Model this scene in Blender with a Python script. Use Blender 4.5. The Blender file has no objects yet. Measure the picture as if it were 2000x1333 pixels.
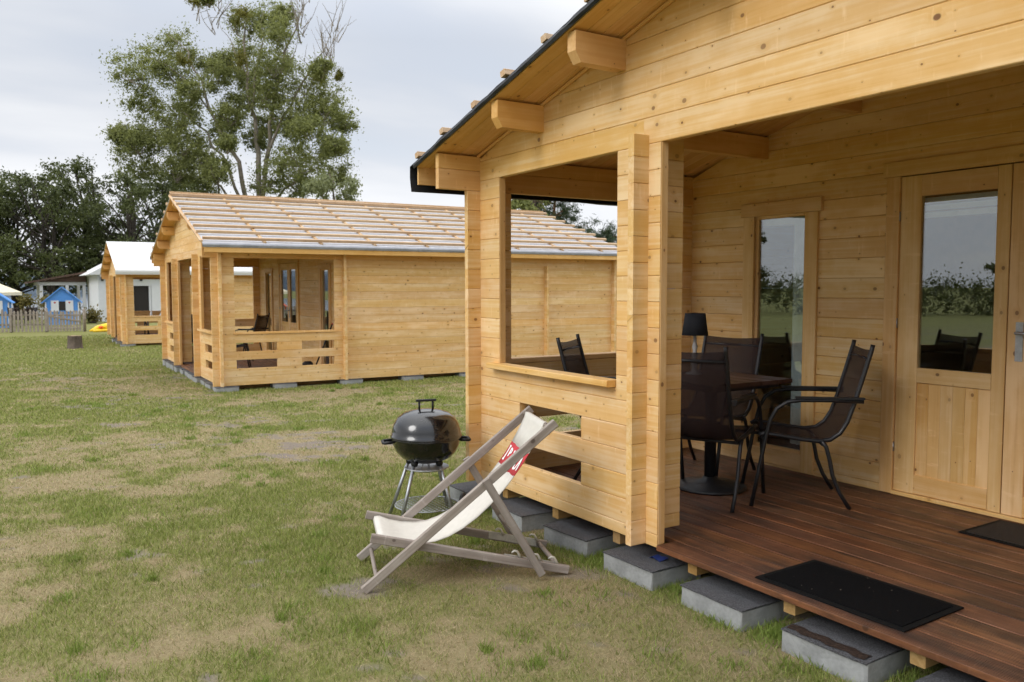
import bpy, math, random
import numpy as np
from mathutils import Vector, Matrix
random.seed(7); RNG = np.random.default_rng(7)
R = math.radians
sc = bpy.context.scene
COL = sc.collection
# ------------------------------------------------------------------ camera
cam = bpy.data.cameras.new('camera'); camo = bpy.data.objects.new('camera', cam); COL.objects.link(camo)
YAW, PIT, ROL = R(147.882), R(3.706), R(-0.09)
CAM = Vector((3.141, -2.856, 1.347))
fw = Vector((math.cos(YAW)*math.cos(PIT), math.sin(YAW)*math.cos(PIT), -math.sin(PIT)))
rt = Vector((math.sin(YAW), -math.cos(YAW), 0)); up = rt.cross(fw)
r2 = math.cos(ROL)*rt + math.sin(ROL)*up; u2 = -math.sin(ROL)*rt + math.cos(ROL)*up
camo.matrix_world = Matrix.Translation(CAM) @ Matrix((r2, u2, -fw)).transposed().to_4x4()
cam.sensor_width = 36; cam.lens = 1606.85*36/2000; cam.clip_start = 0.05; cam.clip_end = 6000
cam.dof.use_dof = True; cam.dof.focus_distance = 5.0; cam.dof.aperture_fstop = 5.0
sc.camera = camo
# ------------------------------------------------------------------ world (overcast, streaky cloud) and sun
SUN_DIR = Vector((0.12, -0.95, 0.66)).normalized()       # towards the sun
SUN_EL = math.asin(SUN_DIR.z)
w = bpy.data.worlds.new('World'); sc.world = w; w.use_nodes = True
nt = w.node_tree; nt.nodes.clear()
def N(t, kind, **kw):
    n = t.nodes.new(kind)
    for k, v in kw.items():
        if k == 'ins':
            for i, val in v.items():
                if hasattr(val, 'is_output') or isinstance(val, bpy.types.NodeSocket): t.links.new(val, n.inputs[i])
                else: n.inputs[i].default_value = val
        else: setattr(n, k, v)
    return n
def math_(t, op, a, b=0.5, c=0.0, clamp=False): return N(t, 'ShaderNodeMath', operation=op, use_clamp=clamp, ins={0: a, 1: b, 2: c}).outputs[0]
def vmath(t, op, a, b=(0, 0, 0)): return N(t, 'ShaderNodeVectorMath', operation=op, ins={0: a, 1: b}).outputs[0]
def mix(t, f, a, b, mode='MIX'):
    n = N(t, 'ShaderNodeMix', data_type='RGBA', blend_type=mode); n.clamp_factor = True
    for s, v in ((n.inputs[0], f), (n.inputs[6], a), (n.inputs[7], b)):
        if isinstance(v, bpy.types.NodeSocket): t.links.new(v, s)
        else: s.default_value = (tuple(v) + (1,))[:4] if isinstance(v, (tuple, list)) else v
    return n.outputs[2]
def smooth(t, x, a, b, lo=0.0, hi=1.0):
    return N(t, 'ShaderNodeMapRange', interpolation_type='SMOOTHSTEP', ins={0: x, 1: a, 2: b, 3: lo, 4: hi}).outputs[0]
def noise(t, vec, scale, detail=3.0, rough=0.5, dim='3D'):
    return N(t, 'ShaderNodeTexNoise', noise_dimensions=dim, ins={'Vector': vec, 'Scale': scale, 'Detail': detail, 'Roughness': rough}).outputs['Fac']
sky = N(nt, 'ShaderNodeTexSky', sky_type='NISHITA', sun_disc=False, sun_elevation=SUN_EL, sun_rotation=math.atan2(SUN_DIR.x, SUN_DIR.y))
tc = N(nt, 'ShaderNodeTexCoord'); sep = N(nt, 'ShaderNodeSeparateXYZ', ins={0: tc.outputs['Generated']})
zz = math_(nt, 'ADD', math_(nt, 'MAXIMUM', sep.outputs[2], 0.0), 0.16)
flat = N(nt, 'ShaderNodeCombineXYZ', ins={0: math_(nt, 'DIVIDE', sep.outputs[0], zz), 1: math_(nt, 'DIVIDE', sep.outputs[1], zz), 2: 17.1}).outputs[0]
c1 = noise(nt, vmath(nt, 'MULTIPLY', flat, (1.0, 0.55, 1)), 0.8, 3.5, 0.5)
c2 = noise(nt, vmath(nt, 'MULTIPLY', flat, (1.0, 0.5, 1)), 2.3, 4, 0.5)
cm = math_(nt, 'ADD', math_(nt, 'MULTIPLY', c1, 0.72), math_(nt, 'MULTIPLY', c2, 0.28))
tone = smooth(nt, cm, 0.34, 0.60)
cloud = mix(nt, tone, (3.85, 4.05, 4.45), (5.5, 5.55, 5.62))
lowband = smooth(nt, sep.outputs[2], 0.0, 0.22, 1.0, 0.0)
cloud = mix(nt, math_(nt, 'MULTIPLY', lowband, 0.85), cloud, (5.5, 5.6, 5.9))
skyc = mix(nt, smooth(nt, cm, 0.30, 0.46, 0.86, 0.98), sky.outputs[0], cloud)
# sky kept even low down, then brightened towards the zenith to raise ambient light
zenith_lift = N(nt, 'ShaderNodeVectorMath', operation='SCALE', ins={0: skyc}); nt.links.new(math_(nt, 'MULTIPLY_ADD', math_(nt, 'MAXIMUM', math_(nt, 'SUBTRACT', sep.outputs[2], 0.28), 0.0), 2.3, 0.97), zenith_lift.inputs['Scale']); skyc = zenith_lift.outputs[0]
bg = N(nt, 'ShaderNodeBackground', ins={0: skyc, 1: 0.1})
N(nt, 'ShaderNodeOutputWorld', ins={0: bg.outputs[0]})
sl = bpy.data.lights.new('sun', 'SUN'); sl.energy = 0.75; sl.angle = R(24); sl.color = (1.0, 0.98, 0.955)
so = bpy.data.objects.new('sun', sl); COL.objects.link(so); so.rotation_euler = (-SUN_DIR).to_track_quat('-Z', 'Y').to_euler(); so.location = (0, -20, 30)
vs = sc.view_settings; vs.view_transform = 'Standard'; vs.look = 'None'; vs.exposure = 0.90; vs.gamma = 1; vs.use_curve_mapping = False
sc.cycles.use_denoising = True; sc.cycles.max_bounces = 6; sc.cycles.diffuse_bounces = 4; sc.cycles.glossy_bounces = 3; sc.cycles.use_light_tree = False; sc.cycles.use_adaptive_sampling = True; sc.cycles.adaptive_threshold = 0.02; sc.cycles.adaptive_min_samples = 16
sc.cycles.transmission_bounces = 6; sc.cycles.transparent_max_bounces = 8; sc.cycles.caustics_reflective = False; sc.cycles.caustics_refractive = False

# ------------------------------------------------------------------ helpers
MATS = {}
def new_mat(name):
    m = bpy.data.materials.new(name); m.use_nodes = True; t = m.node_tree; t.nodes.clear()
    b = N(t, 'ShaderNodeBsdfPrincipled'); N(t, 'ShaderNodeOutputMaterial', ins={0: b.outputs[0]})
    MATS[name] = m
    return m, t, b
def setin(t, b, key, v):
    if isinstance(v, bpy.types.NodeSocket): t.links.new(v, b.inputs[key])
    else: b.inputs[key].default_value = (tuple(v) + (1,))[:4] if isinstance(v, (tuple, list)) else v
def bump(t, b, h, strength=0.3, dist=0.002):
    n = N(t, 'ShaderNodeBump', ins={'Strength': strength, 'Distance': dist, 'Height': h}); t.links.new(n.outputs[0], b.inputs['Normal'])
def simple(name, col, rough=0.6, metal=0.0, var=0.12, scale=14.0, spec=0.4, bmp=0.0, coat=0.0):
    m, t, b = new_mat(name); c = N(t, 'ShaderNodeTexCoord').outputs['Object']
    n = noise(t, c, scale, 5, 0.6); n2 = noise(t, c, scale*6, 3, 0.6)
    k = math_(t, 'ADD', math_(t, 'MULTIPLY', n, 0.7), math_(t, 'MULTIPLY', n2, 0.3))
    f = smooth(t, k, 0.3, 0.7, 1-var, 1+var)
    v = N(t, 'ShaderNodeVectorMath', operation='SCALE'); v.inputs[0].default_value = col[:3]; t.links.new(f, v.inputs['Scale'])
    setin(t, b, 'Base Color', v.outputs[0]); setin(t, b, 'Roughness', smooth(t, n, 0.3, 0.7, max(rough-0.08, 0.02), rough+0.08)); b.inputs['Metallic'].default_value = metal
    b.inputs['Specular IOR Level'].default_value = spec; b.inputs['Coat Weight'].default_value = coat
    if bmp: bump(t, b, n2, bmp, 0.003)
    return m
def wood(name, light, mid, dark, knot=(0.16, 0.065, 0.025), knots=0.5, rough=0.55, ribs=0.0, weather=0.0, fine=1.0, kscale=(0.21, 0.075)):
    m, t, b = new_mat(name)
    oi = N(t, 'ShaderNodeObjectInfo'); rnd = oi.outputs['Random']
    off = N(t, 'ShaderNodeCombineXYZ', ins={0: math_(t, 'MULTIPLY', rnd, 91.7), 1: math_(t, 'MULTIPLY', rnd, 37.1), 2: math_(t, 'MULTIPLY', rnd, 53.3)}).outputs[0]
    p0 = N(t, 'ShaderNodeTexCoord').outputs['Object']
    p = vmath(t, 'ADD', p0, off)
    # knots
    sp = N(t, 'ShaderNodeSeparateXYZ', ins={0: p})
    q = N(t, 'ShaderNodeCombineXYZ', ins={0: math_(t, 'DIVIDE', sp.outputs[0], kscale[0]), 1: math_(t, 'DIVIDE', math_(t, 'ADD', sp.outputs[2], math_(t, 'MULTIPLY', sp.outputs[1], 0.7)), kscale[1]), 2: 0.0}).outputs[0]
    vo = N(t, 'ShaderNodeTexVoronoi', voronoi_dimensions='2D', feature='F1', ins={'Vector': q, 'Scale': 1.0, 'Randomness': 0.85})
    dl = vmath(t, 'MULTIPLY', vmath(t, 'SUBTRACT', q, vo.outputs['Position']), (kscale[0]*0.8, kscale[1], 0))
    d = N(t, 'ShaderNodeVectorMath', operation='LENGTH', ins={0: dl}).outputs['Value']
    cs = N(t, 'ShaderNodeSeparateColor', ins={0: vo.outputs['Color']})
    on = math_(t, 'GREATER_THAN', cs.outputs[1], 1.0-knots)
    rad = math_(t, 'MULTIPLY_ADD', math_(t, 'POWER', cs.outputs[0], 3.0), 0.0105, 0.0030)
    dr = math_(t, 'DIVIDE', d, rad)
    kn = math_(t, 'MULTIPLY', smooth(t, dr, 0.7, 1.15, 1.0, 0.0), on)
    halo = math_(t, 'MULTIPLY', smooth(t, dr, 1.0, 3.6, 1.0, 0.0), on)
    # grain, bent round the knots
    bend = N(t, 'ShaderNodeCombineXYZ', ins={0: 0.0, 1: 0.0, 2: math_(t, 'MULTIPLY', halo, 0.012)}).outputs[0]
    pg = vmath(t, 'ADD', p, bend)
    g1 = noise(t, vmath(t, 'MULTIPLY', pg, (1.3, 55*fine, 55*fine)), 1.0, 5, 0.6)
    g2 = noise(t, vmath(t, 'MULTIPLY', pg, (0.45, 13, 13)), 1.0, 4, 0.6)
    g3 = noise(t, vmath(t, 'MULTIPLY', pg, (9, 9, 9)), 1.0, 3, 0.6)
    k = math_(t, 'ADD', math_(t, 'ADD', math_(t, 'MULTIPLY', g1, 0.42), math_(t, 'MULTIPLY', g2, 0.38)), math_(t, 'MULTIPLY', g3, 0.20))
    bl = noise(t, vmath(t, 'MULTIPLY', p, (1.1, 4.0, 4.0)), 1.0, 3, 0.6)
    st = noise(t, vmath(t, 'MULTIPLY', p, (26, 5, 5)), 1.0, 3, 0.65)
    pale = tuple(min(a*1.07+0.03, 0.86) for a in light)
    c = mix(t, smooth(t, k, 0.40, 0.54), light, mid)
    c = mix(t, smooth(t, bl, 0.54, 0.70, 0.0, 0.75), c, pale)
    c = mix(t, math_(t, 'MULTIPLY', smooth(t, bl, 0.50, 0.34, 0.0, 0.38), 1.0), c, dark)
    c = mix(t, math_(t, 'MULTIPLY', smooth(t, st, 0.60, 0.74), 0.55), c, pale)
    c = mix(t, smooth(t, k, 0.53, 0.68, 0.0, 0.75), c, dark)
    c = mix(t, math_(t, 'MULTIPLY', halo, 0.35), c, dark)
    c = mix(t, math_(t, 'MULTIPLY', kn, N(t, 'ShaderNodeMapRange', ins={0: cs.outputs[2], 3: 0.30, 4: 0.92}).outputs[0]), c, knot)
    # piece to piece
    hv = N(t, 'ShaderNodeHueSaturation', ins={'Hue': smooth(t, rnd, 0, 1, 0.4965, 0.5035), 'Saturation': N(t, 'ShaderNodeMapRange', ins={0: math_(t, 'FRACT', math_(t, 'MULTIPLY', rnd, 17.3)), 3: 0.95, 4: 1.05}).outputs[0],
        'Value': N(t, 'ShaderNodeMapRange', ins={0: math_(t, 'FRACT', math_(t, 'MULTIPLY', rnd, 7.77)), 3: 0.925, 4: 1.04}).outputs[0], 'Color': c}).outputs[0]
    if weather:
        wn = noise(t, vmath(t, 'MULTIPLY', p, (2.2, 9, 9)), 1.0, 5, 0.65)
        hv = mix(t, smooth(t, wn, 0.42, 0.66, 0.0, weather), hv, (0.030, 0.020, 0.015) if ribs else (0.07, 0.045, 0.035))
    if ribs:
        gv = math_(t, 'SINE', math_(t, 'MULTIPLY', N(t, 'ShaderNodeSeparateXYZ', ins={0: p0}).outputs[2], 2*math.pi/ribs))
        gs = noise(t, vmath(t, 'MULTIPLY', p, (3.0, 60, 60)), 1.0, 3, 0.6)
        hv = mix(t, math_(t, 'MULTIPLY', smooth(t, gv, -1.0, 0.1, 0.75, 0.0), smooth(t, gs, 0.3, 0.6, 0.5, 1.0)), hv, (0.018, 0.008, 0.005))
    setin(t, b, 'Base Color', hv)
    setin(t, b, 'Roughness', smooth(t, k, 0.3, 0.7, rough-0.07, rough+0.12)); b.inputs['Specular IOR Level'].default_value = 0.35
    hgt = math_(t, 'MULTIPLY', g1, 0.6)
    if ribs:
        wv = math_(t, 'SINE', math_(t, 'MULTIPLY', N(t, 'ShaderNodeSeparateXYZ', ins={0: p0}).outputs[2], 2*math.pi/ribs))
        hgt = math_(t, 'ADD', math_(t, 'MULTIPLY', g1, 0.25), math_(t, 'MULTIPLY', wv, 0.5))
        bump(t, b, hgt, 1.0, 0.004)
    else: bump(t, b, hgt, 0.25, 0.002)
    return m
WOOD = wood('spruce_log', (0.775, 0.545, 0.29), (0.72, 0.445, 0.175), (0.61, 0.33, 0.085), knots=0.60)
WOODT = wood('spruce_trim', (0.74, 0.49, 0.235), (0.68, 0.41, 0.155), (0.57, 0.30, 0.09), knots=0.25, kscale=(0.24, 0.06))
WOODO = wood('spruce_purlin', (0.74, 0.455, 0.19), (0.69, 0.395, 0.14), (0.58, 0.30, 0.085), knots=0.3)
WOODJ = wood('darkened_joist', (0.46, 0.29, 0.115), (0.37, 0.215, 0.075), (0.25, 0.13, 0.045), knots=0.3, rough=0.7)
LATH = wood('spruce_lath', (0.60, 0.44, 0.285), (0.50, 0.335, 0.19), (0.37, 0.225, 0.115), knots=0.40, kscale=(0.5, 0.06))
DECK = wood('oiled_decking', (0.285, 0.12, 0.052), (0.17, 0.066, 0.029), (0.062, 0.026, 0.015), knot=(0.02, 0.009, 0.006), knots=0.3, rough=0.37, ribs=0.0118, weather=0.75)
GREYW = wood('weathered_grey_wood', (0.37, 0.325, 0.285), (0.285, 0.24, 0.205), (0.18, 0.14, 0.115), knot=(0.08, 0.055, 0.042), knots=0.3, rough=0.7, weather=0.25)
PICKET = wood('weathered_picket_wood', (0.33, 0.29, 0.25), (0.27, 0.23, 0.19), (0.19, 0.155, 0.125), knots=0.2, rough=0.8)
TABLEW = wood('dark_table_wood', (0.085, 0.038, 0.022), (0.06, 0.026, 0.016), (0.04, 0.017, 0.011), knots=0.1, rough=0.35)
BLACKM = simple('black_powder_coat', (0.012, 0.012, 0.014), 0.42, 0.0, 0.15, 30, 0.5)
ENAMEL = simple('black_enamel', (0.004, 0.004, 0.005), 0.22, 0.0, 0.1, 9, 0.5, coat=0.6)
BLACKP = simple('black_plastic', (0.012, 0.012, 0.013), 0.5)
STEEL = simple('zinc_steel', (0.40, 0.41, 0.43), 0.5, 1.0, 0.15, 20)
ALU = simple('dull_aluminium', (0.42, 0.43, 0.44), 0.5, 0.7, 0.2, 20)
SLING0 = simple('brown_mesh_fabric', (0.036, 0.021, 0.020), 0.75, 0, 0.2, 60, 0.3, bmp=0.3)
def sling_mat():
    m = SLING0; t = m.node_tree; out = [n for n in t.nodes if n.type == 'OUTPUT_MATERIAL'][0]; b = [n for n in t.nodes if n.type == 'BSDF_PRINCIPLED'][0]
    tr = N(t, 'ShaderNodeBsdfTransparent'); mx = N(t, 'ShaderNodeMixShader', ins={0: 0.30, 1: b.outputs[0], 2: tr.outputs[0]}); t.links.new(mx.outputs[0], out.inputs[0]); return m
SLING = sling_mat()
FELT = simple('black_roofing_felt', (0.014, 0.014, 0.016), 0.55, 0, 0.3, 12, 0.4, bmp=0.3)
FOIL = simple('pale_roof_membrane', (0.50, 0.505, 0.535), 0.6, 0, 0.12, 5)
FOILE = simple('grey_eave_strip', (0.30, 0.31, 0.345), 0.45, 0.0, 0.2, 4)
TARP = simple('white_roof_sheet', (0.62, 0.62, 0.61), 0.55, 0, 0.04, 2)
CANVAS = simple('cream_canvas', (0.60, 0.57, 0.51), 0.85, 0, 0.05, 30, 0.2, bmp=0.15)
REDC = simple('red_canvas_print', (0.50, 0.055, 0.065), 0.85, 0, 0.08, 30, 0.2)
WHITEC = simple('white_canvas_print', (0.85, 0.83, 0.80), 0.85, 0, 0.03, 30, 0.2)
CONC = simple('grey_concrete', (0.27, 0.275, 0.27), 0.9, 0, 0.22, 9, 0.2, bmp=0.5)
PADF = simple('mineral_felt_pad', (0.085, 0.085, 0.09), 0.9, 0, 0.65, 150, 0.2, bmp=0.8)
DIRT = simple('dark_dirt', (0.035, 0.022, 0.016), 0.95, 0, 0.7, 90, 0.2, bmp=0.8)
WHITEP = simple('white_paint', (0.66, 0.67, 0.69), 0.6, 0, 0.05, 3)
BLUEP = simple('sky_blue_paint', (0.10, 0.30, 0.72), 0.55, 0, 0.08, 6)
BLUED = simple('dark_blue_plastic', (0.05, 0.05, 0.33), 0.4)
BLUETARP = simple('blue_plastic_sheet', (0.015, 0.03, 0.14), 0.35)
ORANGE = simple('orange_plastic', (0.85, 0.12, 0.02), 0.4)
YELLOW = simple('yellow_plastic', (0.85, 0.55, 0.02), 0.4)
REDP = simple('red_paint', (0.42, 0.02, 0.02), 0.35)
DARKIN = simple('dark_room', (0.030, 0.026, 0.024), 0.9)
INWALL = simple('inner_panelling', (0.30, 0.19, 0.09), 0.7)
BROWNR = simple('brown_roof_board', (0.085, 0.050, 0.035), 0.8, 0, 0.2, 8)
CURTAIN = simple('white_curtain', (0.72, 0.73, 0.75), 0.9)
GALV = simple('galvanised_fitting', (0.60, 0.58, 0.52), 0.5, 0.6, 0.15, 30)
LAMPW = simple('grey_white_lamp_foot', (0.30, 0.29, 0.28), 0.6)
SHADE = simple('black_lamp_shade', (0.010, 0.011, 0.015), 0.9)
CREAMP = simple('cream_parasol', (0.74, 0.66, 0.48), 0.85)
BARK = simple('grey_brown_bark', (0.12, 0.095, 0.075), 0.95, 0, 0.4, 5, 0.2, bmp=0.6)
BARKP = simple('pale_poplar_bark', (0.26, 0.225, 0.185), 0.95, 0, 0.35, 2.0, 0.2, bmp=0.6)
BARKR = simple('reddish_pine_bark', (0.24, 0.115, 0.065), 0.95, 0, 0.4, 4, 0.2, bmp=0.6)
BARKD = simple('dark_bark', (0.055, 0.047, 0.040), 0.95, 0, 0.4, 5, 0.2, bmp=0.6)
STUMPT = simple('cut_stump_top', (0.36, 0.26, 0.16), 0.9, 0, 0.3, 20)
def mat_mat():
    m, t, b = new_mat('black_doormat_pile'); c = N(t, 'ShaderNodeTexCoord').outputs['Object']
    v = N(t, 'ShaderNodeTexVoronoi', ins={'Vector': c, 'Scale': 55.0}); cs = N(t, 'ShaderNodeSeparateColor', ins={0: v.outputs['Color']})
    speck = math_(t, 'MULTIPLY', smooth(t, v.outputs['Distance'], 0.12, 0.2, 1, 0), math_(t, 'GREATER_THAN', cs.outputs[0], 0.88))
    n = noise(t, c, 260, 2); base = mix(t, n, (0.002, 0.002, 0.002), (0.010, 0.010, 0.011))
    setin(t, b, 'Base Color', mix(t, speck, base, (0.30, 0.26, 0.20))); b.inputs['Roughness'].default_value = 0.95; b.inputs['Specular IOR Level'].default_value = 0.05
    bump(t, b, n, 0.8, 0.004); return m
PILE = mat_mat()
MATB = simple('mat_rubber', (0.006, 0.006, 0.006), 0.8, 0, 0.3, 40, 0.15)
PILEG = simple('grey_doormat_pile', (0.040, 0.033, 0.028), 0.95, 0, 0.35, 120, 0.15, bmp=0.8)
def glass():
    m = bpy.data.materials.new('window_glass'); m.use_nodes = True; t = m.node_tree; t.nodes.clear()
    bf = N(t, 'ShaderNodeNewGeometry').outputs['Backfacing']; fr = N(t, 'ShaderNodeFresnel', ins={'IOR': N(t, 'ShaderNodeMapRange', ins={0: bf, 3: 2.15, 4: 1/2.15}).outputs[0]}); gl = N(t, 'ShaderNodeBsdfGlossy', ins={'Color': (0.95, 0.97, 1.0, 1), 'Roughness': 0.0})
    tr = N(t, 'ShaderNodeBsdfTransparent', ins={'Color': (0.86, 0.90, 0.89, 1)})
    N(t, 'ShaderNodeOutputMaterial', ins={0: N(t, 'ShaderNodeMixShader', ins={0: fr.outputs[0], 1: tr.outputs[0], 2: gl.outputs[0]}).outputs[0]})
    return m
GLASS = glass()
def leaf_mat(name, a, bcol, trans=0.35, hue=0.02):
    m = bpy.data.materials.new(name); m.use_nodes = True; t = m.node_tree; t.nodes.clear(); MATS[name] = m
    geo = N(t, 'ShaderNodeNewGeometry'); rnd = geo.outputs['Random Per Island']; pos = geo.outputs['Position']
    n = noise(t, pos, 0.45, 3, 0.6)
    f = math_(t, 'ADD', math_(t, 'MULTIPLY', rnd, 0.6), smooth(t, n, 0.35, 0.65, 0, 0.4))
    c = mix(t, f, a, bcol)
    d = N(t, 'ShaderNodeBsdfPrincipled', ins={'Base Color': c, 'Roughness': 0.55, 'Specular IOR Level': 0.3})
    tr = N(t, 'ShaderNodeBsdfTranslucent', ins={'Color': mix(t, 0.5, c, (bcol[0]*1.3, bcol[1]*1.3, bcol[2]))})
    ms = N(t, 'ShaderNodeMixShader', ins={0: trans, 1: d.outputs[0], 2: tr.outputs[0]})
    N(t, 'ShaderNodeOutputMaterial', ins={0: ms.outputs[0]})
    return m
LEAFP = leaf_mat('poplar_leaves', (0.100, 0.118, 0.036), (0.295, 0.315, 0.120), 0.45)
LEAFD = leaf_mat('dark_alder_leaves', (0.030, 0.042, 0.015), (0.13, 0.152, 0.054), 0.35)
LEAFW = leaf_mat('willow_leaves', (0.13, 0.155, 0.070), (0.26, 0.28, 0.14))
LEAFN = leaf_mat('pine_needles', (0.022, 0.042, 0.026), (0.085, 0.115, 0.055), 0.2)
LEAFM = leaf_mat('mistletoe_leaves', (0.10, 0.11, 0.02), (0.24, 0.22, 0.05))
LEAFG = leaf_mat('garden_leaves', (0.06, 0.07, 0.015), (0.22, 0.17, 0.05))

class MB:
    def __init__(s): s.v = []; s.f = []; s.sm = []
    def add(s, vs, fs, smooth=False):
        o = len(s.v); s.v += [tuple(a) for a in vs]; s.f += [tuple(o+i for i in f) for f in fs]; s.sm += [smooth]*len(fs); return s
    def box(s, a, b, M=None):
        (x0, y0, z0), (x1, y1, z1) = a, b
        vs = [(x0, y0, z0), (x1, y0, z0), (x1, y1, z0), (x0, y1, z0), (x0, y0, z1), (x1, y0, z1), (x1, y1, z1), (x0, y1, z1)]
        if M: vs = [M @ Vector(v) for v in vs]
        return s.add(vs, [(3, 2, 1, 0), (4, 5, 6, 7), (0, 1, 5, 4), (1, 2, 6, 5), (2, 3, 7, 6), (3, 0, 4, 7)])
    def tube(s, pts, rads, n=8, cap=True, smooth=True):
        pts = [Vector(p) for p in pts]
        if not isinstance(rads, (list, tuple)): rads = [rads]*len(pts)
        vs = []; prev = None
        for i, p in enumerate(pts):
            d = ((pts[min(i+1, len(pts)-1)]-p).normalized() + (p-pts[max(i-1, 0)]).normalized())
            d = d.normalized() if d.length > 1e-6 else Vector((0, 0, 1))
            if prev is None:
                a = d.cross(Vector((0, 0, 1)) if abs(d.z) < 0.9 else Vector((1, 0, 0))).normalized()
            else: a = (prev - d*prev.dot(d)).normalized()
            prev = a; b = d.cross(a)
            for k in range(n):
                t = 2*math.pi*k/n; vs.append(p + (a*math.cos(t)+b*math.sin(t))*rads[i])
        fs = [(i*n+k, i*n+(k+1) % n, (i+1)*n+(k+1) % n, (i+1)*n+k) for i in range(len(pts)-1) for k in range(n)]
        s.add(vs, fs, smooth)
        if cap:
            o = len(s.v)-len(vs); s.f += [tuple(o+k for k in reversed(range(n))), tuple(o+(len(pts)-1)*n+k for k in range(n))]; s.sm += [False, False]
        return s
    def lathe(s, prof, c=(0, 0, 0), n=24, smooth=True):
        vs = []
        for r, z in prof:
            for k in range(n):
                t = 2*math.pi*k/n; vs.append((c[0]+r*math.cos(t), c[1]+r*math.sin(t), c[2]+z))
        fs = [(i*n+k, i*n+(k+1) % n, (i+1)*n+(k+1) % n, (i+1)*n+k) for i in range(len(prof)-1) for k in range(n)]
        return s.add(vs, fs, smooth)
    def prism(s, poly, z0, z1, M=None):
        n = len(poly); vs = [(x, y, z0) for x, y in poly]+[(x, y, z1) for x, y in poly]
        if M: vs = [M @ Vector(v) for v in vs]
        return s.add(vs, [tuple(reversed(range(n))), tuple(range(n, 2*n))]+[(i, (i+1) % n, n+(i+1) % n, n+i) for i in range(n)])
    def sheet(s, grid, thick=0.0, smooth=True):
        nr, nc = len(grid), len(grid[0]); vs = [p for r in grid for p in r]
        fs = [(i*nc+j, i*nc+j+1, (i+1)*nc+j+1, (i+1)*nc+j) for i in range(nr-1) for j in range(nc-1)]
        return s.add(vs, fs, smooth)
    def data(s, name):
        m = bpy.data.meshes.new(name); m.from_pydata(s.v, [], s.f)
        if any(s.sm): m.polygons.foreach_set('use_smooth', s.sm)
        m.update(); return m
    def build(s, name, mat, parent=None, loc=(0, 0, 0), rz=0.0):
        return obj(name, s.data(name), mat, parent, loc, rz)
def obj(name, data, mat, parent=None, loc=(0, 0, 0), rz=0.0):
    if mat and not data.materials: data.materials.append(mat)
    o = bpy.data.objects.new(name, data); COL.objects.link(o); o.location = loc; o.rotation_euler = (0, 0, rz)
    if parent: o.parent = parent
    return o
def tag(o, label, cat=None, group=None, kind=None):
    if label: o['label'] = label
    if cat: o['category'] = cat
    if group: o['group'] = group
    if kind: o['kind'] = kind
    return o
def thing(name, label, cat, loc=(0, 0, 0), rz=0.0, group=None):
    o = bpy.data.objects.new(name, None); o.empty_display_size = 0.1; COL.objects.link(o); o.location = loc; o.rotation_euler = (0, 0, rz)
    return tag(o, label, cat, group)
def copy_tree(o, parent=None):
    c = o.copy(); COL.objects.link(c); c.parent = parent
    for ch in list(o.children): copy_tree(ch, c)
    return c
_bc = {}
def beam_data(L, h, t, b=0.003, cl=0.0, cr=0.0):
    """bar along +X: length L, height h (Z), thickness t (Y); cl/cr: how much shorter the top is at each end"""
    key = (round(L, 4), round(h, 4), round(t, 4), b, round(cl, 4), round(cr, 4))
    if key in _bc: return _bc[key]
    b = min(b, h*0.3, t*0.3)
    cs = [(0, b), (b, 0), (t-b, 0), (t, b), (t, h-b), (t-b, h), (b, h), (0, h-b)]
    vs = [(cl*z/h, y, z) for y, z in cs]+[(L-cr*z/h, y, z) for y, z in cs]
    m = MB().add(vs, [tuple(range(8)), tuple(reversed(range(8, 16)))]+[(i, 8+i, 8+(i+1) % 8, (i+1) % 8) for i in range(8)]).data('beam')
    _bc[key] = m; return m
def beam(name, parent, mat, o, xd, zd, L, h, t, b=0.003, cl=0.0, cr=0.0):
    d = beam_data(L, h, t, b, cl, cr)
    if d.materials and d.materials[0] != mat:
        k = (id(d), mat.name)
        if k not in _bc: _bc[k] = d.copy(); _bc[k].materials.clear()
        d = _bc[k]
    ob = obj(name, d, mat, parent)
    X = Vector(xd).normalized(); Z = Vector(zd).normalized(); Y = Z.cross(X)
    ob.matrix_local = Matrix.Translation(Vector(o)) @ Matrix((X, Y, Z)).transposed().to_4x4()
    return ob
def ground_z(x, y=0.0): return -0.18-0.0095*min(max(-x-1, 0), 30)

# ------------------------------------------------------------------ ground with its lawn
def hash2(ix, iy, s):
    h = (ix.astype(np.int64)*374761393 + iy.astype(np.int64)*668265263 + s*974711) & 0xffffffff
    h = ((h ^ (h >> 13))*1274126177) & 0xffffffff
    return ((h ^ (h >> 16)) & 0xffff)/65535.0
def vnoise(x, y, sc_, s):
    x = x/sc_; y = y/sc_; ix = np.floor(x); iy = np.floor(y); fx = x-ix; fy = y-iy; fx = fx*fx*(3-2*fx); fy = fy*fy*(3-2*fy)
    return (hash2(ix, iy, s)*(1-fx)+hash2(ix+1, iy, s)*fx)*(1-fy)+(hash2(ix, iy+1, s)*(1-fx)+hash2(ix+1, iy+1, s)*fx)*fy
def fbm(x, y, sc_, s, o=4):
    r = 0; a = 0.5; tot = 0
    for k in range(o): r = r+a*vnoise(x*0.8+y*0.6, y*0.8-x*0.6, sc_/2**k, s+k); tot += a; a *= 0.55
    return r/tot
def sstep(x, a, b): t = np.clip((x-a)/(b-a), 0, 1); return t*t*(3-2*t)
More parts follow.
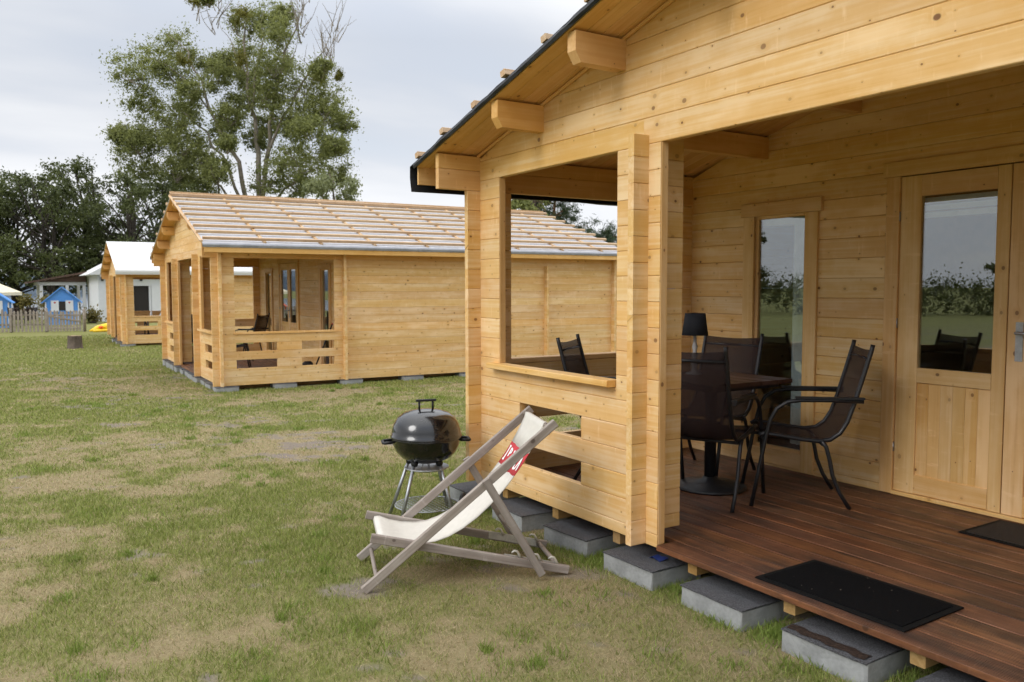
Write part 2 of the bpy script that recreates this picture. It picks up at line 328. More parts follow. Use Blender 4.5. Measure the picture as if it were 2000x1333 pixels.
def lawn_masks(x, y):
    g = 0.30*fbm(x, y, 2.2, 11)+0.42*fbm(x, y, 0.62, 31)+0.28*fbm(x, y, 0.17, 91, 3)
    far = sstep(-x, 9, 22)
    green = sstep(g+0.10*far+0.15*(y < -9), 0.365, 0.555)
    straw_spot = np.exp(-(((x-0.1)/1.0)**2+((y+0.75)/0.5)**2)) + 0.8*np.exp(-(((x+11.5)/2.2)**2+((y+0.7)/0.8)**2)) + 0.8*np.exp(-(((x+0.9)/0.8)**2+((y+2.2)/0.5)**2)) + 0.6*np.exp(-(((x+22)/1.5)**2+((y-0.2)/0.5)**2))
    green = np.clip(green-0.62*straw_spot, 0, 1)
    lush = np.exp(-(((y+0.02)/0.17)**2))*(x > -2.2)*(x < 4)*(vnoise(x, y, 0.33, 77) > 0.33) + np.exp(-(((x+9.75)/0.32)**2))*(y > 0)*(y < 8)
    green = np.clip(green+lush, 0, 1)
    b = 0.28*fbm(x, y, 1.3, 57)+0.42*fbm(x, y, 0.34, 71)+0.30*fbm(x, y, 0.11, 83, 3)
    bare = 0.95*sstep(b, 0.568, 0.62)*(1-0.85*far)*(1-np.clip(lush, 0, 1))
    return green, bare
def gz(x, y): return -0.18-0.0095*np.clip(-x-1, 0, 30) + 0.012*(fbm(x, y, 0.9, 5, 3)-0.5)*np.exp(-np.abs(x)/40)
def axis(segs):
    out = []
    for a, b, s in segs: out += list(np.arange(a, b-1e-6, s))
    return np.array(out+[segs[-1][1]])
gx = axis([(-1500, -500, 200), (-500, -100, 40), (-100, -62, 4), (-62, -40, 1), (-40, -14, 0.16), (-14, 3.4, 0.065), (3.4, 10, 0.6), (10, 60, 10), (60, 1500, 240)])
gy = axis([(-1500, -100, 200), (-100, -10, 10), (-10, -3.6, 0.8), (-3.6, 6.5, 0.07), (6.5, 12, 0.5), (12, 60, 6), (60, 1500, 180)])
X, Y = np.meshgrid(gx, gy, indexing='ij'); Zg = gz(X, Y)
dip = sstep(-X, 63, 70)*sstep(Y, -75, -60); Zg = Zg - 3.2*dip
nx, ny = len(gx), len(gy)
vid = np.arange(nx*ny).reshape(nx, ny)
quads = np.stack([vid[:-1, :-1], vid[1:, :-1], vid[1:, 1:], vid[:-1, 1:]], -1).reshape(-1, 4)
def fast_mesh(name, co, faces, k, cols=None, smooth=False):
    m = bpy.data.meshes.new(name); nv = len(co); nf = len(faces)
    m.vertices.add(nv); m.vertices.foreach_set('co', np.ascontiguousarray(co, dtype=np.float32).ravel())
    m.loops.add(nf*k); m.loops.foreach_set('vertex_index', np.ascontiguousarray(faces, dtype=np.int32).ravel())
    m.polygons.add(nf); m.polygons.foreach_set('loop_start', np.arange(0, nf*k, k, dtype=np.int32)); m.polygons.foreach_set('loop_total', np.full(nf, k, dtype=np.int32))
    if smooth: m.polygons.foreach_set('use_smooth', np.ones(nf, dtype=bool))
    if cols is not None:
        a = m.color_attributes.new('tint', 'FLOAT_COLOR', 'POINT'); c4 = np.ones((nv, 4), dtype=np.float32); c4[:, :3] = cols; a.data.foreach_set('color', c4.ravel())
    m.update(calc_edges=True); return m
gm, bm_ = lawn_masks(X.ravel(), Y.ravel())
def ground_mat():
    m, t, b = new_mat('patchy_lawn_soil'); at = N(t, 'ShaderNodeAttribute', attribute_name='tint'); cs = N(t, 'ShaderNodeSeparateColor', ins={0: at.outputs['Color']})
    p = N(t, 'ShaderNodeNewGeometry').outputs['Position']
    n1 = noise(t, p, 9, 5, 0.65); n2 = noise(t, p, 70, 4, 0.65); n3 = noise(t, p, 0.35, 4, 0.6)
    straw = mix(t, n2, (0.16, 0.13, 0.07), (0.36, 0.295, 0.17)); green = mix(t, n2, (0.085, 0.102, 0.022), (0.22, 0.245, 0.066)); soil = mix(t, n2, (0.11, 0.09, 0.08), (0.27, 0.228, 0.205))  # dark ends of straw and green include shade between the blades
    f = math_(t, 'ADD', cs.outputs[0], smooth(t, n1, 0.3, 0.7, -0.25, 0.25), clamp=True)
    c = mix(t, math_(t, 'MULTIPLY', f, 0.80), straw, green)
    bf = math_(t, 'ADD', cs.outputs[1], smooth(t, n1, 0.3, 0.7, -0.3, 0.1), clamp=True)
    c = mix(t, bf, c, soil)
    c = mix(t, smooth(t, n3, 0.3, 0.7, 0.0, 0.15), c, (0.22, 0.20, 0.09))
    setin(t, b, 'Base Color', c); b.inputs['Roughness'].default_value = 0.95; b.inputs['Specular IOR Level'].default_value = 0.1
    bump(t, b, math_(t, 'ADD', n2, n1), 0.7, 0.012); return m
gd = fast_mesh('ground', np.stack([X, Y, Zg], -1).reshape(-1, 3), quads, 4, np.stack([gm, bm_, 0*gm], -1), True)
tag(obj('ground', gd, ground_mat()), None, None, None, 'structure')
# grass blades
def grass():
    n = 1150000
    u = RNG.random(n); r0, r1, r2_ = 1.6, 5.0, 36.0
    # density constant to r1, then 1/r^2
    A = 0.5*(r1**2-r0**2); B = r1**2*math.log(r2_/r1); s = u*(A+B)
    r = np.where(s < A, np.sqrt(np.maximum(2*s+r0**2, 0)), r1*np.exp(np.maximum(s-A, 0)/r1**2))
    th = np.radians(RNG.uniform(106, 189, n))
    x = CAM.x+r*np.cos(th); y = CAM.y+r*np.sin(th)
    g, b = lawn_masks(x, y)
    keep = ~((x > -1.75) & (y > 0.25)) & (RNG.random(n) > b*0.86) & ~((x > -16) & (x < -10.2) & (y > 0.35) & (y < 7.6)) & (x > -62)
    x, y, r, g, b = x[keep], y[keep], r[keep], g[keep], b[keep]
    # weedy tufts
    nt_ = 230; tr = 1.9+12*RNG.random(nt_)**1.6; tt = np.radians(RNG.uniform(110, 187, nt_)); tx = CAM.x+tr*np.cos(tt); ty = CAM.y+tr*np.sin(tt)
    ex = [(0.78, 0.0), (0.72, 0.06), (0.80, -0.06), (1.42, -0.02), (1.50, 0.05), (1.38, 0.1), (1.62, -0.08), (0.15, 0.0), (0.22, 0.1), (-0.45, 0.02), (-0.40, -0.1), (-0.98, 0.06), (0.55, -0.1), (-2.05, 0.15), (0.83, 0.1), (1.45, 0.12)]*3
    ok = ~((tx > -1.75) & (ty > 0.2)); tx = np.concatenate([tx[ok], [e[0] for e in ex]]); ty = np.concatenate([ty[ok], [e[1] for e in ex]])
    k = 90; sx = np.repeat(tx, k); sy = np.repeat(ty, k); rr = np.repeat(RNG.uniform(0.02, 0.085, len(tx)), k)
    sx = sx+RNG.normal(0, 1, len(sx))*rr; sy = sy+RNG.normal(0, 1, len(sx))*rr*0.8
    isT = np.concatenate([np.zeros(len(x)), np.ones(len(sx))]); x = np.concatenate([x, sx]); y = np.concatenate([y, sy])
    g = np.concatenate([g, np.ones(len(sx))]); r = np.hypot(x-CAM.x, y-CAM.y)
    n = len(x); z = gz(x, y)-0.004
    isg = (RNG.random(n) < 0.08+0.76*g) | (isT > 0)
    hgt = np.where(isg, RNG.uniform(0.010, 0.029, n), RNG.uniform(0.008, 0.023, n))*(1+0.5*g)*(1+0.45*isT*RNG.random(n))
    wid = np.where(isg, 0.0025, 0.0018)*np.clip(r/5.0, 0.75, 6)*(1+0.4*isT)
    az = RNG.uniform(0, 2*np.pi, n); lean = np.where(isg, RNG.uniform(0.1, 1.0, n), RNG.uniform(0.5, 2.6, n))*hgt
    fa = RNG.uniform(0, 2*np.pi, n); bx = np.cos(fa)*wid; by = np.sin(fa)*wid
    P0 = np.stack([x-bx, y-by, z], -1); P1 = np.stack([x+bx, y+by, z], -1)
    P3 = np.stack([x+np.cos(az)*lean, y+np.sin(az)*lean, z+hgt], -1)
    co = np.stack([P0, P1, P3], 1).reshape(-1, 3); fc = np.arange(n*3).reshape(-1, 3)
    t = RNG.random(n)[:, None]
    gc = (1-t)*np.array([0.12, 0.15, 0.030])+t*np.array([0.35, 0.39, 0.105]); sc2 = (1-t)*np.array([0.24, 0.18, 0.095])+t*np.array([0.54, 0.435, 0.255])
    tc_ = (1-t)*np.array([0.13, 0.19, 0.03])+t*np.array([0.28, 0.36, 0.08])
    c = np.where(isT[:, None] > 0, tc_, np.where(isg[:, None], gc, sc2))
    d = fast_mesh('grass', co, fc, 3, np.repeat(c, 3, 0))
    m = bpy.data.materials.new('grass_blades'); m.use_nodes = True; tr_ = m.node_tree; tr_.nodes.clear()
    col = N(tr_, 'ShaderNodeAttribute', attribute_name='tint').outputs['Color']
    pb = N(tr_, 'ShaderNodeBsdfPrincipled', ins={'Base Color': col, 'Roughness': 0.6, 'Specular IOR Level': 0.25}); tl = N(tr_, 'ShaderNodeBsdfTranslucent', ins={'Color': col})
    N(tr_, 'ShaderNodeOutputMaterial', ins={0: N(tr_, 'ShaderNodeMixShader', ins={0: 0.3, 1: pb.outputs[0], 2: tl.outputs[0]}).outputs[0]})
    tag(obj('grass', d, m), 'short patchy green and straw coloured lawn grass', 'grass', None, 'stuff')
grass()
# lake and far shore
def water_mat():
    m, t, b = new_mat('lake_water'); b.inputs['Base Color'].default_value = (0.05, 0.07, 0.09, 1); b.inputs['Roughness'].default_value = 0.12
    p = N(t, 'ShaderNodeNewGeometry').outputs['Position']; bump(t, b, noise(t, vmath(t, 'MULTIPLY', p, (1, 0.4, 1)), 1.2, 4), 0.25, 0.05); return m
tag(MB().add([(-1400, -62, -2.3), (-64.5, -62, -2.3), (-64.5, 900, -2.3), (-1400, 900, -2.3)], [(0, 1, 2, 3)]).build('water', water_mat()), None, kind='structure')
def hills():
    g = []
    ys = np.linspace(-400, 900, 260)
    for k, (dx, f) in enumerate(((0, 0.0), (-6, 0.75), (-30, 1.0), (-80, 0.9), (-160, 0.2))):
        g.append([(-470+dx+6*math.sin(yv*0.03), yv, -3+f*(10+5*float(vnoise(np.array([yv]), np.array([0.0]), 90, 3)[0])+2.2*float(vnoise(np.array([yv]), np.array([k*3.0]), 9, 9)[0]))) for yv in ys])
    tag(MB().sheet(g).build('hills', simple('hazed_shore_woods', (0.085, 0.11, 0.14), 0.95, 0, 0.25, 0.08)), None, kind='structure')  # bluish tone puts distance haze into the wood colour
hills()

# ------------------------------------------------------------------ log cabins
H = 0.134; T = 0.044; W = 5.9; D = 7.6; PR = 0.10
def cabin(name, label, loc, rz, slope, zs, ov, style, detail=True, door_shift=0.0):
    root = thing(name, label, 'cabin', loc, rz, None)
    soff = lambda x: zs+slope*min(x, W-x)
    def logx(x0, x1, z0, z1, y, mat=WOOD, cl=0.0, cr=0.0):
        return beam('log', root, mat, (x0, y, z0+0.0006), (1, 0, 0), (0, 0, 1), x1-x0, z1-z0-0.0012, T, 0.0035, cl, cr)
    def logy(y0, y1, z0, z1, x, mat=WOOD):
        return beam('log', root, mat, (x+T, y0, z0+0.0006), (0, 1, 0), (0, 0, 1), y1-y0, z1-z0-0.0012, T, 0.0035)
    E0 = [0.0]+[(k+0.5)*H for k in range(0, 30)]
    def xwall(y, cuts, x0=-PR, x1=W+PR, seam=None, zmin=0.0):
        for k in range(len(E0)-1):
            z0, z1 = E0[k], E0[k+1]
            if z0 < zmin: continue
            if z0 >= soff(W/2)-0.03: break
            if z1 > soff(0)+0.02:                              # gable course, ends cut to the roof
                a0 = max((z0-zs)/slope, 0.0); a1 = (z1-zs)/slope
                if a1 > W/2-0.05: z1 = soff(W/2)-0.004; a1 = W/2-0.03
                logx(a0, W-a0, z0, z1, y, WOOD, a1-a0, a1-a0); continue
            segs = [(x0, x1)]
            for (c0, c1, d0, d1) in cuts:
                if d0 < (z0+z1)/2 < d1:
                    segs = [s for a, b in segs for s in ((a, min(b, c0)), (max(a, c1), b)) if s[1]-s[0] > 0.01] 
            if seam and abs(z0-15.5*H) < 0.01:
                segs = [(x0, seam), (seam, W-seam), (W-seam, x1)]
            for a, b in segs: logx(a+0.0005, b-0.0005, z0, z1, y)
    # front
    e = 1.86; win = (0.295, 1.52); sl_ = (0.544, 1.205)
    cuts = [(e, W-e, -1, 15.5*H-0.01)]
    for a, b in (win, (W-win[1], W-win[0])): cuts.append((a, b, 5.6*H, 15.5*H-0.01))
    for a, b in (sl_, (W-sl_[1], W-sl_[0])): cuts += [(a, b, 1.5*H, 2.5*H), (a, b, 3.5*H, 4.5*H)]
    xwall(0.0, cuts, seam=1.73)
    for a, b in (win, (W-win[1], W-win[0])):
        logx(a, b, 5.5*H, 6.0*H, 0.0)
        beam('sill', root, WOODT, (a-0.075, -0.062, 6.0*H+0.002), (1, 0, 0), (0, 0, 1), b-a+0.07, 0.036, 0.105, 0.004)
        for xx in (a+0.004, b): beam('jamb_batten', root, WOODT, (xx, 0.0008, 6.0*H+0.04), (0, 0, 1), (0, 1, 0), 9.5*H-0.045, 0.0424, 0.004, 0.001)
    for xe in (e, W-e):
        s = 1 if xe == e else -1
        beam('jamb_batten', root, WOODT, (xe+(0.004 if s > 0 else 0), 0.0008, 0.0235), (0, 0, 1), (0, 1, 0), 15.5*H-0.026, 0.0424, 0.004, 0.001)
        for k in range(16):                                     # crossing wall stub beside the entrance
            z0 = k*H if k else -0.002
            if k == 0: logy(-PR, -0.002, 0.002, H, xe-s*0.111-T/2)
            logy(-PR if k else T+0.002, 0.24, (k*H if k else 0.06), (k+1)*H if k < 15 else 15.85*H, xe-s*0.111-T/2)
    if style == 'near':
        sd = MB().lathe([(0.0, 0.0015), (0.0045, 0.0012), (0.005, 0.0)], n=8).data('screw'); sd.materials.append(STEEL)
        for xs_, z0 in ((e+0.0042, 0.10), (win[0]+0.0042, 0.95)):
            for k in range(8 if z0 < 0.5 else 5):
                o = obj('screw', sd, STEEL, root, (xs_, 0.012+0.018*(k % 2), z0+0.268*k)); o.rotation_euler = (0, R(90), 0)
    # porch back wall with window and door openings
    dx = door_shift
    wn = (0.69, 1.19); dr_ = (1.85+dx, 3.25+dx)
    cuts = [(wn[0], wn[1], 0.12, 1.90), (W-wn[1], W-wn[0], 0.12, 1.90), (dr_[0], dr_[1], -1, 2.06)]
    xwall(2.0, cuts)
    xwall(D, [], )
    if style != 'near':
        for k in range(15): 
            for a, b in ((-PR, 0.0), (W, W+PR)): logx(a, b, E0[k], E0[k+1], 6.0)
    # side walls
    for xs in (0.0, W-T):
        so_ = (0.25, 1.86); ss = ((0.26, 0.90), (1.30, 1.845))
        for k in range(17):
            z0, z1 = k*H, (k+1)*H
            if z0 > zs-0.03: break
            z1 = min(z1, zs-0.004)
            segs = [(-PR, D+T+PR)]
            def cut(segs, a, b): return [s for p, q in segs for s in ((p, min(q, a)), (max(p, b), q)) if s[1]-s[0] > 0.01]
            if 6 <= k < 15: segs = cut(segs, *so_)
            if k in (2, 4):
                for a, b in ss: segs = cut(segs, a, b)
            if k >= 15: segs = [(-ov+0.02, D+T+ov-0.05)]
            for a, b in segs: logy(a+0.0005, b-0.0005, z0, z1, xs, WOODO if k >= 15 else WOOD)
        sx = -0.06 if xs == 0 else -0.045
        beam('sill', root, WOODT, (xs+sx+0.105+T*0, so_[0]-0.02, 6*H+0.002), (0, 1, 0), (0, 0, 1), so_[1]-so_[0]+0.04, 0.036, 0.105, 0.004)
    # purlins
    for k in range(1, 7):
        px_ = -0.03+0.764*k+0.085
        if px_ > W-0.5: break
        zt = soff(px_-0.035)-0.008; L = 2.0+ov-0.01
        ht = 0.155; c = 0.035
        prof = [(-ov+0.012, zt), (-ov+0.012, zt-ht+c*1.6), (-ov+0.012+c, zt-ht), (2.0, zt-ht), (2.0, zt)]
        b = MB(); n = len(prof)
        # length along local X so the grain runs with it
        vs = [(y, 0, z-zt) for y, z in prof]+[(y, 0.07, z-zt) for y, z in prof]
        b.add(vs, [tuple(range(n)), tuple(reversed(range(n, 2*n)))]+[(i, n+i, n+(i+1) % n, (i+1) % n) for i in range(n)])
        o = b.build('purlin', WOODO, root); o.matrix_local = Matrix.Translation((px_, 0, zt)) @ Matrix.Rotation(R(90), 4, 'Z')
    # roof: boards seen from below, sheet over the rest, cover, laths
    ew = 0.245; cs_ = math.sqrt(1+slope*slope)
    nb = int((2.0+ov)/0.0955); bw = (2.0+ov)/nb
    sides = ((-ew, W/2, 1), (W+ew, W/2, -1))
    for xa, xb, s in sides:
        za, zb = zs-slope*ew, soff(W/2); Ls = abs(xb-xa)*cs_
        xd = Vector((s, 0, slope)).normalized(); up_ = Vector((-slope*s, 0, 1)).normalized()
        for i in range(nb):
            y0 = -ov+i*bw
            # local X up the slope, local Z along y
            beam('roof_board', root, WOODO, Vector((xa, y0+0.0006, za))+up_*(0.019 if s > 0 else 0.0), xd, (0, 1, 0), Ls, bw-0.0012, 0.019, 0.0025)
        def sheet(name, mat, y0, y1, lift, th, x_out=0.0, wav=0.0, par=root):
            b = MB(); n = 40 if wav else 2; g0 = []; g1 = []
            for i in range(n+1):
                for top in (0, 1):
                    pass
            rows = []
            for i in range(n+1):
                f = i/n; p = Vector((xa, 0, za)) - xd*x_out + xd*((Ls+x_out)*f) + up_*lift
                wy = wav*(math.sin(f*23)+0.6*math.sin(f*57+1)); wz = wav*0.5*abs(math.sin(f*19+0.7))
                lo = p+up_*0; hi = p+up_*th
                rows.append([(lo.x, y0-wy, lo.z-wz), (hi.x, y0-wy, hi.z+wz), (hi.x, y1, hi.z), (lo.x, y1, lo.z)])
            vs = [v for r_ in rows for v in r_]; fs = []
            for i in range(n):
                for k in range(4): fs.append((i*4+k, i*4+(k+1) % 4, (i+1)*4+(k+1) % 4, (i+1)*4+k))
            fs += [(3, 2, 1, 0), (n*4, n*4+1, n*4+2, n*4+3)]
            return MB().add(vs, fs).build(name, mat, par)
        sheet('roof_deck', WOODO, 2.001, D+T+ov, 0.0, 0.019)
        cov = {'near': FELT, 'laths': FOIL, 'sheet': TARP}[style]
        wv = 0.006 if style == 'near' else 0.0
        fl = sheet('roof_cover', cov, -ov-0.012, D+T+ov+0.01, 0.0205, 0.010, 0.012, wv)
        # eave: board inside, cover folded down over it
        zb_ = za-0.13
        xf = xa-s*0.004
        beam('eave_board', root, WOODO, (xf if s > 0 else xf+0.020, -ov+0.014, zb_+0.012), (0, 1, 0), (0, 0, 1), D+T+2*ov-0.02, 0.125, 0.020)
        xo = xa-s*0.030
        g = []
        for i in range(31):
            f = i/30; yy = -ov-0.016+f*(D+T+2*ov+0.03); wob = 0.006*math.sin(i*1.7) if style == 'near' else 0
            ztop = za+0.027; low = {'near': zb_-0.03, 'laths': za-0.040, 'sheet': za-0.11}[style]
            k_ = 0.035 if style == 'near' else 0.0
            g.append([(xo+s*0.022, yy, ztop), (xo-s*(0.012+k_), yy, ztop-0.018), (xo-s*(0.016+k_*0.9)+wob*0.4, yy, (ztop+low)/2), (xo-s*(0.004+k_*0.7)+wob, yy, low+wob)] + ([(xo+s*0.03, yy, low-0.004)] if style == 'near' else []))
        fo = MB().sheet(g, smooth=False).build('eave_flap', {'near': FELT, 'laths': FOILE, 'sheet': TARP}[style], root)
        md = fo.modifiers.new('s', 'SOLIDIFY'); md.thickness = 0.006
        if style == 'near':
            g = []
            for i in range(61):
                f = i/60; p = Vector((xa, 0, za))-xd*0.02+xd*((Ls+0.02)*f); wv_ = 0.010*math.sin(f*31+1.0)*math.sin(f*7)+0.006*math.sin(f*83)
                tp = p+up_*(0.034+0.5*abs(wv_)); md_ = p+up_*0.012; lo = p-up_*(0.004+0.4*wv_)
                g.append([(tp.x, -ov-0.014+wv_*0.3, tp.z), (md_.x, -ov-0.022-0.6*abs(wv_), md_.z), (lo.x, -ov-0.016-0.5*wv_, lo.z)])
            o = MB().sheet(g, smooth=False).build('verge_flap', FELT, root); md = o.modifiers.new('s', 'SOLIDIFY'); md.thickness = 0.004
        if style != 'sheet':
            nl = 9; ly0 = -ov-0.008; LL = D+T+2*ov+0.016
            for i in range(nl):
                dd = 0.07+i*(Ls-0.12)/(nl-1)
                jit = random.uniform(-0.02, 0.02)
                p = Vector((xa, ly0+jit, za))+xd*dd+up_*(0.031+(0.024 if style == 'laths' else 0.022))
                # local X along y, local Z along slope
                zd = xd if s > 0 else -xd
                beam('roof_lath', root, LATH, p, (0, 1, 0), up_, LL-jit, 0.044 if style == 'laths' else 0.036, 0.050, 0.003)
            if style == 'laths' and s < 0:
                yy = -ov+0.0
                while yy < D+ov:
                    jj = 0 if yy < 0 else random.uniform(-0.05, 0.05)
                    beam('counter_lath', root, LATH, Vector((xa, yy+jj, za))+up_*0.0315+xd*0.03, xd, up_, Ls-0.05, 0.022, 0.045, 0.002)
                    yy += 0.93
    # ridge lath and gable bead
    if style != 'sheet':
        beam('roof_lath', root, LATH, (W/2+0.03, -ov-0.02, soff(W/2)+0.09), (0, 1, 0), (0, 0, 1), D+2*ov, 0.03, 0.05)
    for s, xa in ((1, 0.0), (-1, W)):
        xd = Vector((s, 0, slope)).normalized()
        up_ = Vector((-slope*s, 0, 1)).normalized()
        beam('roof_bead', root, WOODO, Vector((xa, -0.023 if s > 0 else -0.001, soff(0)))-up_*0.021, xd, up_, W/2*cs_-0.03, 0.020, 0.022, 0.006)
    # deck on joists
    nbd = 14; wbd = 2.015/nbd
    for i in range(nbd): beam('deck_board', root, DECK, (0.05 if i else 1.872, -0.015+i*wbd+(0.0), 0.021), (1, 0, 0), (0, 1, 0), W-0.1 if i else W-3.744, wbd-0.005, 0.028, 0.003)
    for i in range(10):
        xj = 0.37+i*0.592 - 0.04
        beam('floor_joist', root, WOODJ, (xj, 0.040, -0.079), (0, 1, 0), (0, 0, 1), D-0.03, 0.0715, 0.062, 0.003)
    # plain room behind: floor, lining
    MB().box((0.05, 2.05, 0.0), (W-0.05, D-0.02, 0.03)).build('inner_floor', DARKIN, root)
    MB().box((0.06, 4.2, 0.03), (W-0.06, 4.25, 2.2)).build('inner_partition', INWALL, root)
    MB().box((0.05, 2.06, 2.18), (W-0.05, D-0.05, 2.2)).build('inner_ceiling', INWALL, root)
    # windows
    def plank(name, par, x0, x1, z0, z1, y, t, mat=WOODT, b=0.003):
        if (x1-x0) >= (z1-z0): return beam(name, par, mat, (x0, y, z0), (1, 0, 0), (0, 0, 1), x1-x0, z1-z0, t, b)
        return beam(name, par, mat, (x1, y, z0), (0, 0, 1), (-1, 0, 0), z1-z0, x1-x0, t, b)
    def window(x0, x1):
        wo = bpy.data.objects.new('window', None); COL.objects.link(wo); wo.parent = root
        f = 0.083
        plank('frame', wo, x0-f, x0+0.02, 0.03, 1.872, 1.978, 0.0215); plank('frame', wo, x1-0.02, x1+f, 0.03, 1.872, 1.978, 0.0215)
        plank('frame', wo, x0-f-0.02, x1+f+0.03, 1.874, 1.972, 1.974, 0.026); plank('frame', wo, x0+0.021, x1-0.021, 0.04, 0.15, 1.980, 0.02)
        plank('sash', wo, x0+0.004, x0+0.045, 0.10, 1.90, 2.004, 0.036); plank('sash', wo, x1-0.045, x1-0.004, 0.10, 1.90, 2.004, 0.036)
        plank('sash', wo, x0+0.046, x1-0.046, 0.13, 0.172, 2.004, 0.036); plank('sash', wo, x0+0.046, x1-0.046, 1.852, 1.90, 2.004, 0.036)
        MB().box((x0+0.044, 2.020, 0.171), (x1-0.044, 2.026, 1.853)).build('pane', GLASS, wo)
        g = [[(x1-0.19+0.20*j/18, 2.075+0.018*math.sin(j*1.9), z) for j in range(19)] for z in (0.2, 1.1, 1.95)]
        MB().sheet(g).build('curtain', CURTAIN, wo)
        MB().box((x0+0.03, 2.06, 1.80), (x1-0.03, 2.066, 1.90)).build('curtain', CURTAIN, wo)
        return wo
    window(*wn); window(W-wn[1], W-wn[0])
    # double door
    do = bpy.data.objects.new('door', None); COL.objects.link(do); do.parent = root
    a, b = dr_
    plank('frame', do, a-0.058, a+0.032, 0.026, 2.038, 1.974, 0.0255); plank('frame', do, b-0.032, b+0.058, 0.026, 2.038, 1.974, 0.0255)
    plank('frame', do, a-0.08, b+0.08, 2.040, 2.132, 1.970, 0.030)
    plank('threshold', do, a+0.03, b-0.03, 0.0225, 0.046, 1.972, 0.06)
    mid = (a+b)/2
    for (l, r_, hs) in ((a+0.034, mid-0.003, 1), (mid+0.003, b-0.034, -1)):
        lf = bpy.data.objects.new('leaf', None); lf.name = 'door_leaf'; COL.objects.link(lf); lf.parent = do
        sw = 0.135; y = 1.990; t = 0.042
        lw = sw if hs > 0 else 0.115; rw = 0.075 if hs > 0 else sw
        # stiles keep the wider one on the hinge side
        plank('stile', lf, l, l+lw, 0.050, 2.034, y, t); plank('stile', lf, r_-rw, r_, 0.050, 2.034, y, t)
        plank('rail', lf, l+lw+0.0005, r_-rw-0.0005, 0.050, 0.17, y+0.001, t-0.002); plank('rail', lf, l+lw+0.0005, r_-rw-0.0005, 0.752, 0.845, y+0.001, t-0.002); plank('rail', lf, l+lw+0.0005, r_-rw-0.0005, 1.905, 2.034, y+0.001, t-0.002)
        npn = 6; pw = (r_-rw-l-lw)/npn
        for i in range(npn): plank('panel', lf, l+lw+i*pw+0.0004, l+lw+(i+1)*pw-0.0004, 0.165, 0.757, y+0.012, 0.016, b=0.0012)
        MB().box((l+lw, y+0.018, 0.84), (r_-rw, y+0.024, 1.91)).build('pane', GLASS, lf)
        for k in range(3): MB().box((l+lw-0.02, y+0.058, 1.885-0.045*k-0.022), (r_-rw+0.02, y+0.064+0.006*k, 1.885-0.045*k+0.012)).build('blind', CURTAIN, lf)
        if hs > 0:
            for zz_ in (0.33, 1.12, 1.79):
                MB().tube([(l-0.004, y-0.006, zz_-0.03), (l-0.004, y-0.006, zz_+0.03)], 0.007, 8).build('hinge', STEEL, lf)
        else:
            MB().box((l+0.048, y-0.006, 0.93), (l+0.088, y-0.0005, 1.15)).build('handle_plate', ALU, lf)
            MB().tube([(l+0.068, y, 1.09), (l+0.068, y-0.045, 1.09), (l+0.077, y-0.052, 1.09), (l+0.18, y-0.052, 1.088)], 0.009, 8).build('handle', ALU, lf)
    return root
near_cabin = cabin('log_cabin', 'large pale spruce cabin in front with open porch, black felt roof edge and brown deck', (-1.86, 0, 0), 0.0, 0.262, 2.247, 0.34, 'near')
ORG2 = Vector((-16.026, 0.286, -0.19))
cabin2 = cabin('log_cabin', 'spruce cabin beyond the barbecue with bare laths nailed over its pale roof', ORG2, R(-2), 0.31, 2.275, 0.24, 'laths')
ORG3 = Vector((-29.9, 0.656, -0.33))
cabin3 = cabin('log_cabin', 'farthest spruce cabin with a smooth white roof sheet', ORG3, R(-2), 0.31, 2.275, 0.24, 'sheet')

# ------------------------------------------------------------------ foundation blocks
def block(x, y, zt, sx, sy, hgt, label, group, rz=0.0, pad=True, dirt=False):
    t = thing('paving_block', label, 'paving block', (x, y, zt-hgt), rz, group)
    b = 0.006; hx, hy = sx/2, sy/2
    m = MB(); m.prism([(-hx, -hy+b), (-hx+b, -hy), (hx-b, -hy), (hx, -hy+b), (hx, hy-b), (hx-b, hy), (-hx+b, hy), (-hx, hy-b)], 0, hgt)
    m.v = [(x_+random.uniform(-.004, .004), y_+random.uniform(-.004, .004), z_+(random.uniform(-.008, 0.001) if z_ > 0 else 0)) for x_, y_, z_ in m.v]
    m.build('concrete', CONC, t)
    if pad:
        g = [[(-hx-0.002+(sx+0.004)*i/8, -hy-0.004+(sy+0.008)*j/6, hgt+0.004+0.003*random.random()+(0.0 if 0 < j else -0.003)) for i in range(9)] for j in range(7)]
        o = MB().sheet(g, smooth=False).build('felt_pad', PADF, t); md = o.modifiers.new('s', 'SOLIDIFY'); md.thickness = 0.006; md.offset = -1
    if dirt:
        g = [[(-hx+0.01+(sx-0.03)*i/9, -hy+0.015+0.055*j/3+0.008*math.sin(i*2.1), hgt+0.008+0.006*random.random()*(j in (1, 2))) for i in range(10)] for j in range(4)]
        MB().sheet(g, smooth=False).build('dirt_strip', DIRT, t)
    return t
blk = [(1.66, 'grey paving block at the bottom right corner under the deck edge'), (1.085, 'paving block with a strip of dark dirt on top under the deck edge'), (0.483, 'paving block under the deck edge in front of the black doormat corner'),
       (-0.112, 'paving block right under the corner post beside the deck'), (-0.71, 'tilted paving block under the porch rail behind the deckchair foot'), (-1.30, 'paving block under the porch rail behind the deckchair prop'), (-1.90, 'paving block under the far corner of the near cabin beside the barbecue')]
for i, (x, lb) in enumerate(blk):
    block(x, 0.065+(0.02 if i == 4 else 0), -0.083, 0.39, 0.345, 0.10, lb, 'paving blocks under the near cabin', R((0, 1, -1, 0.5, 4, -2, 1)[i]), True, i == 1)
M2 = Matrix.Translation(ORG2) @ Matrix.Rotation(R(-2), 4, 'Z')
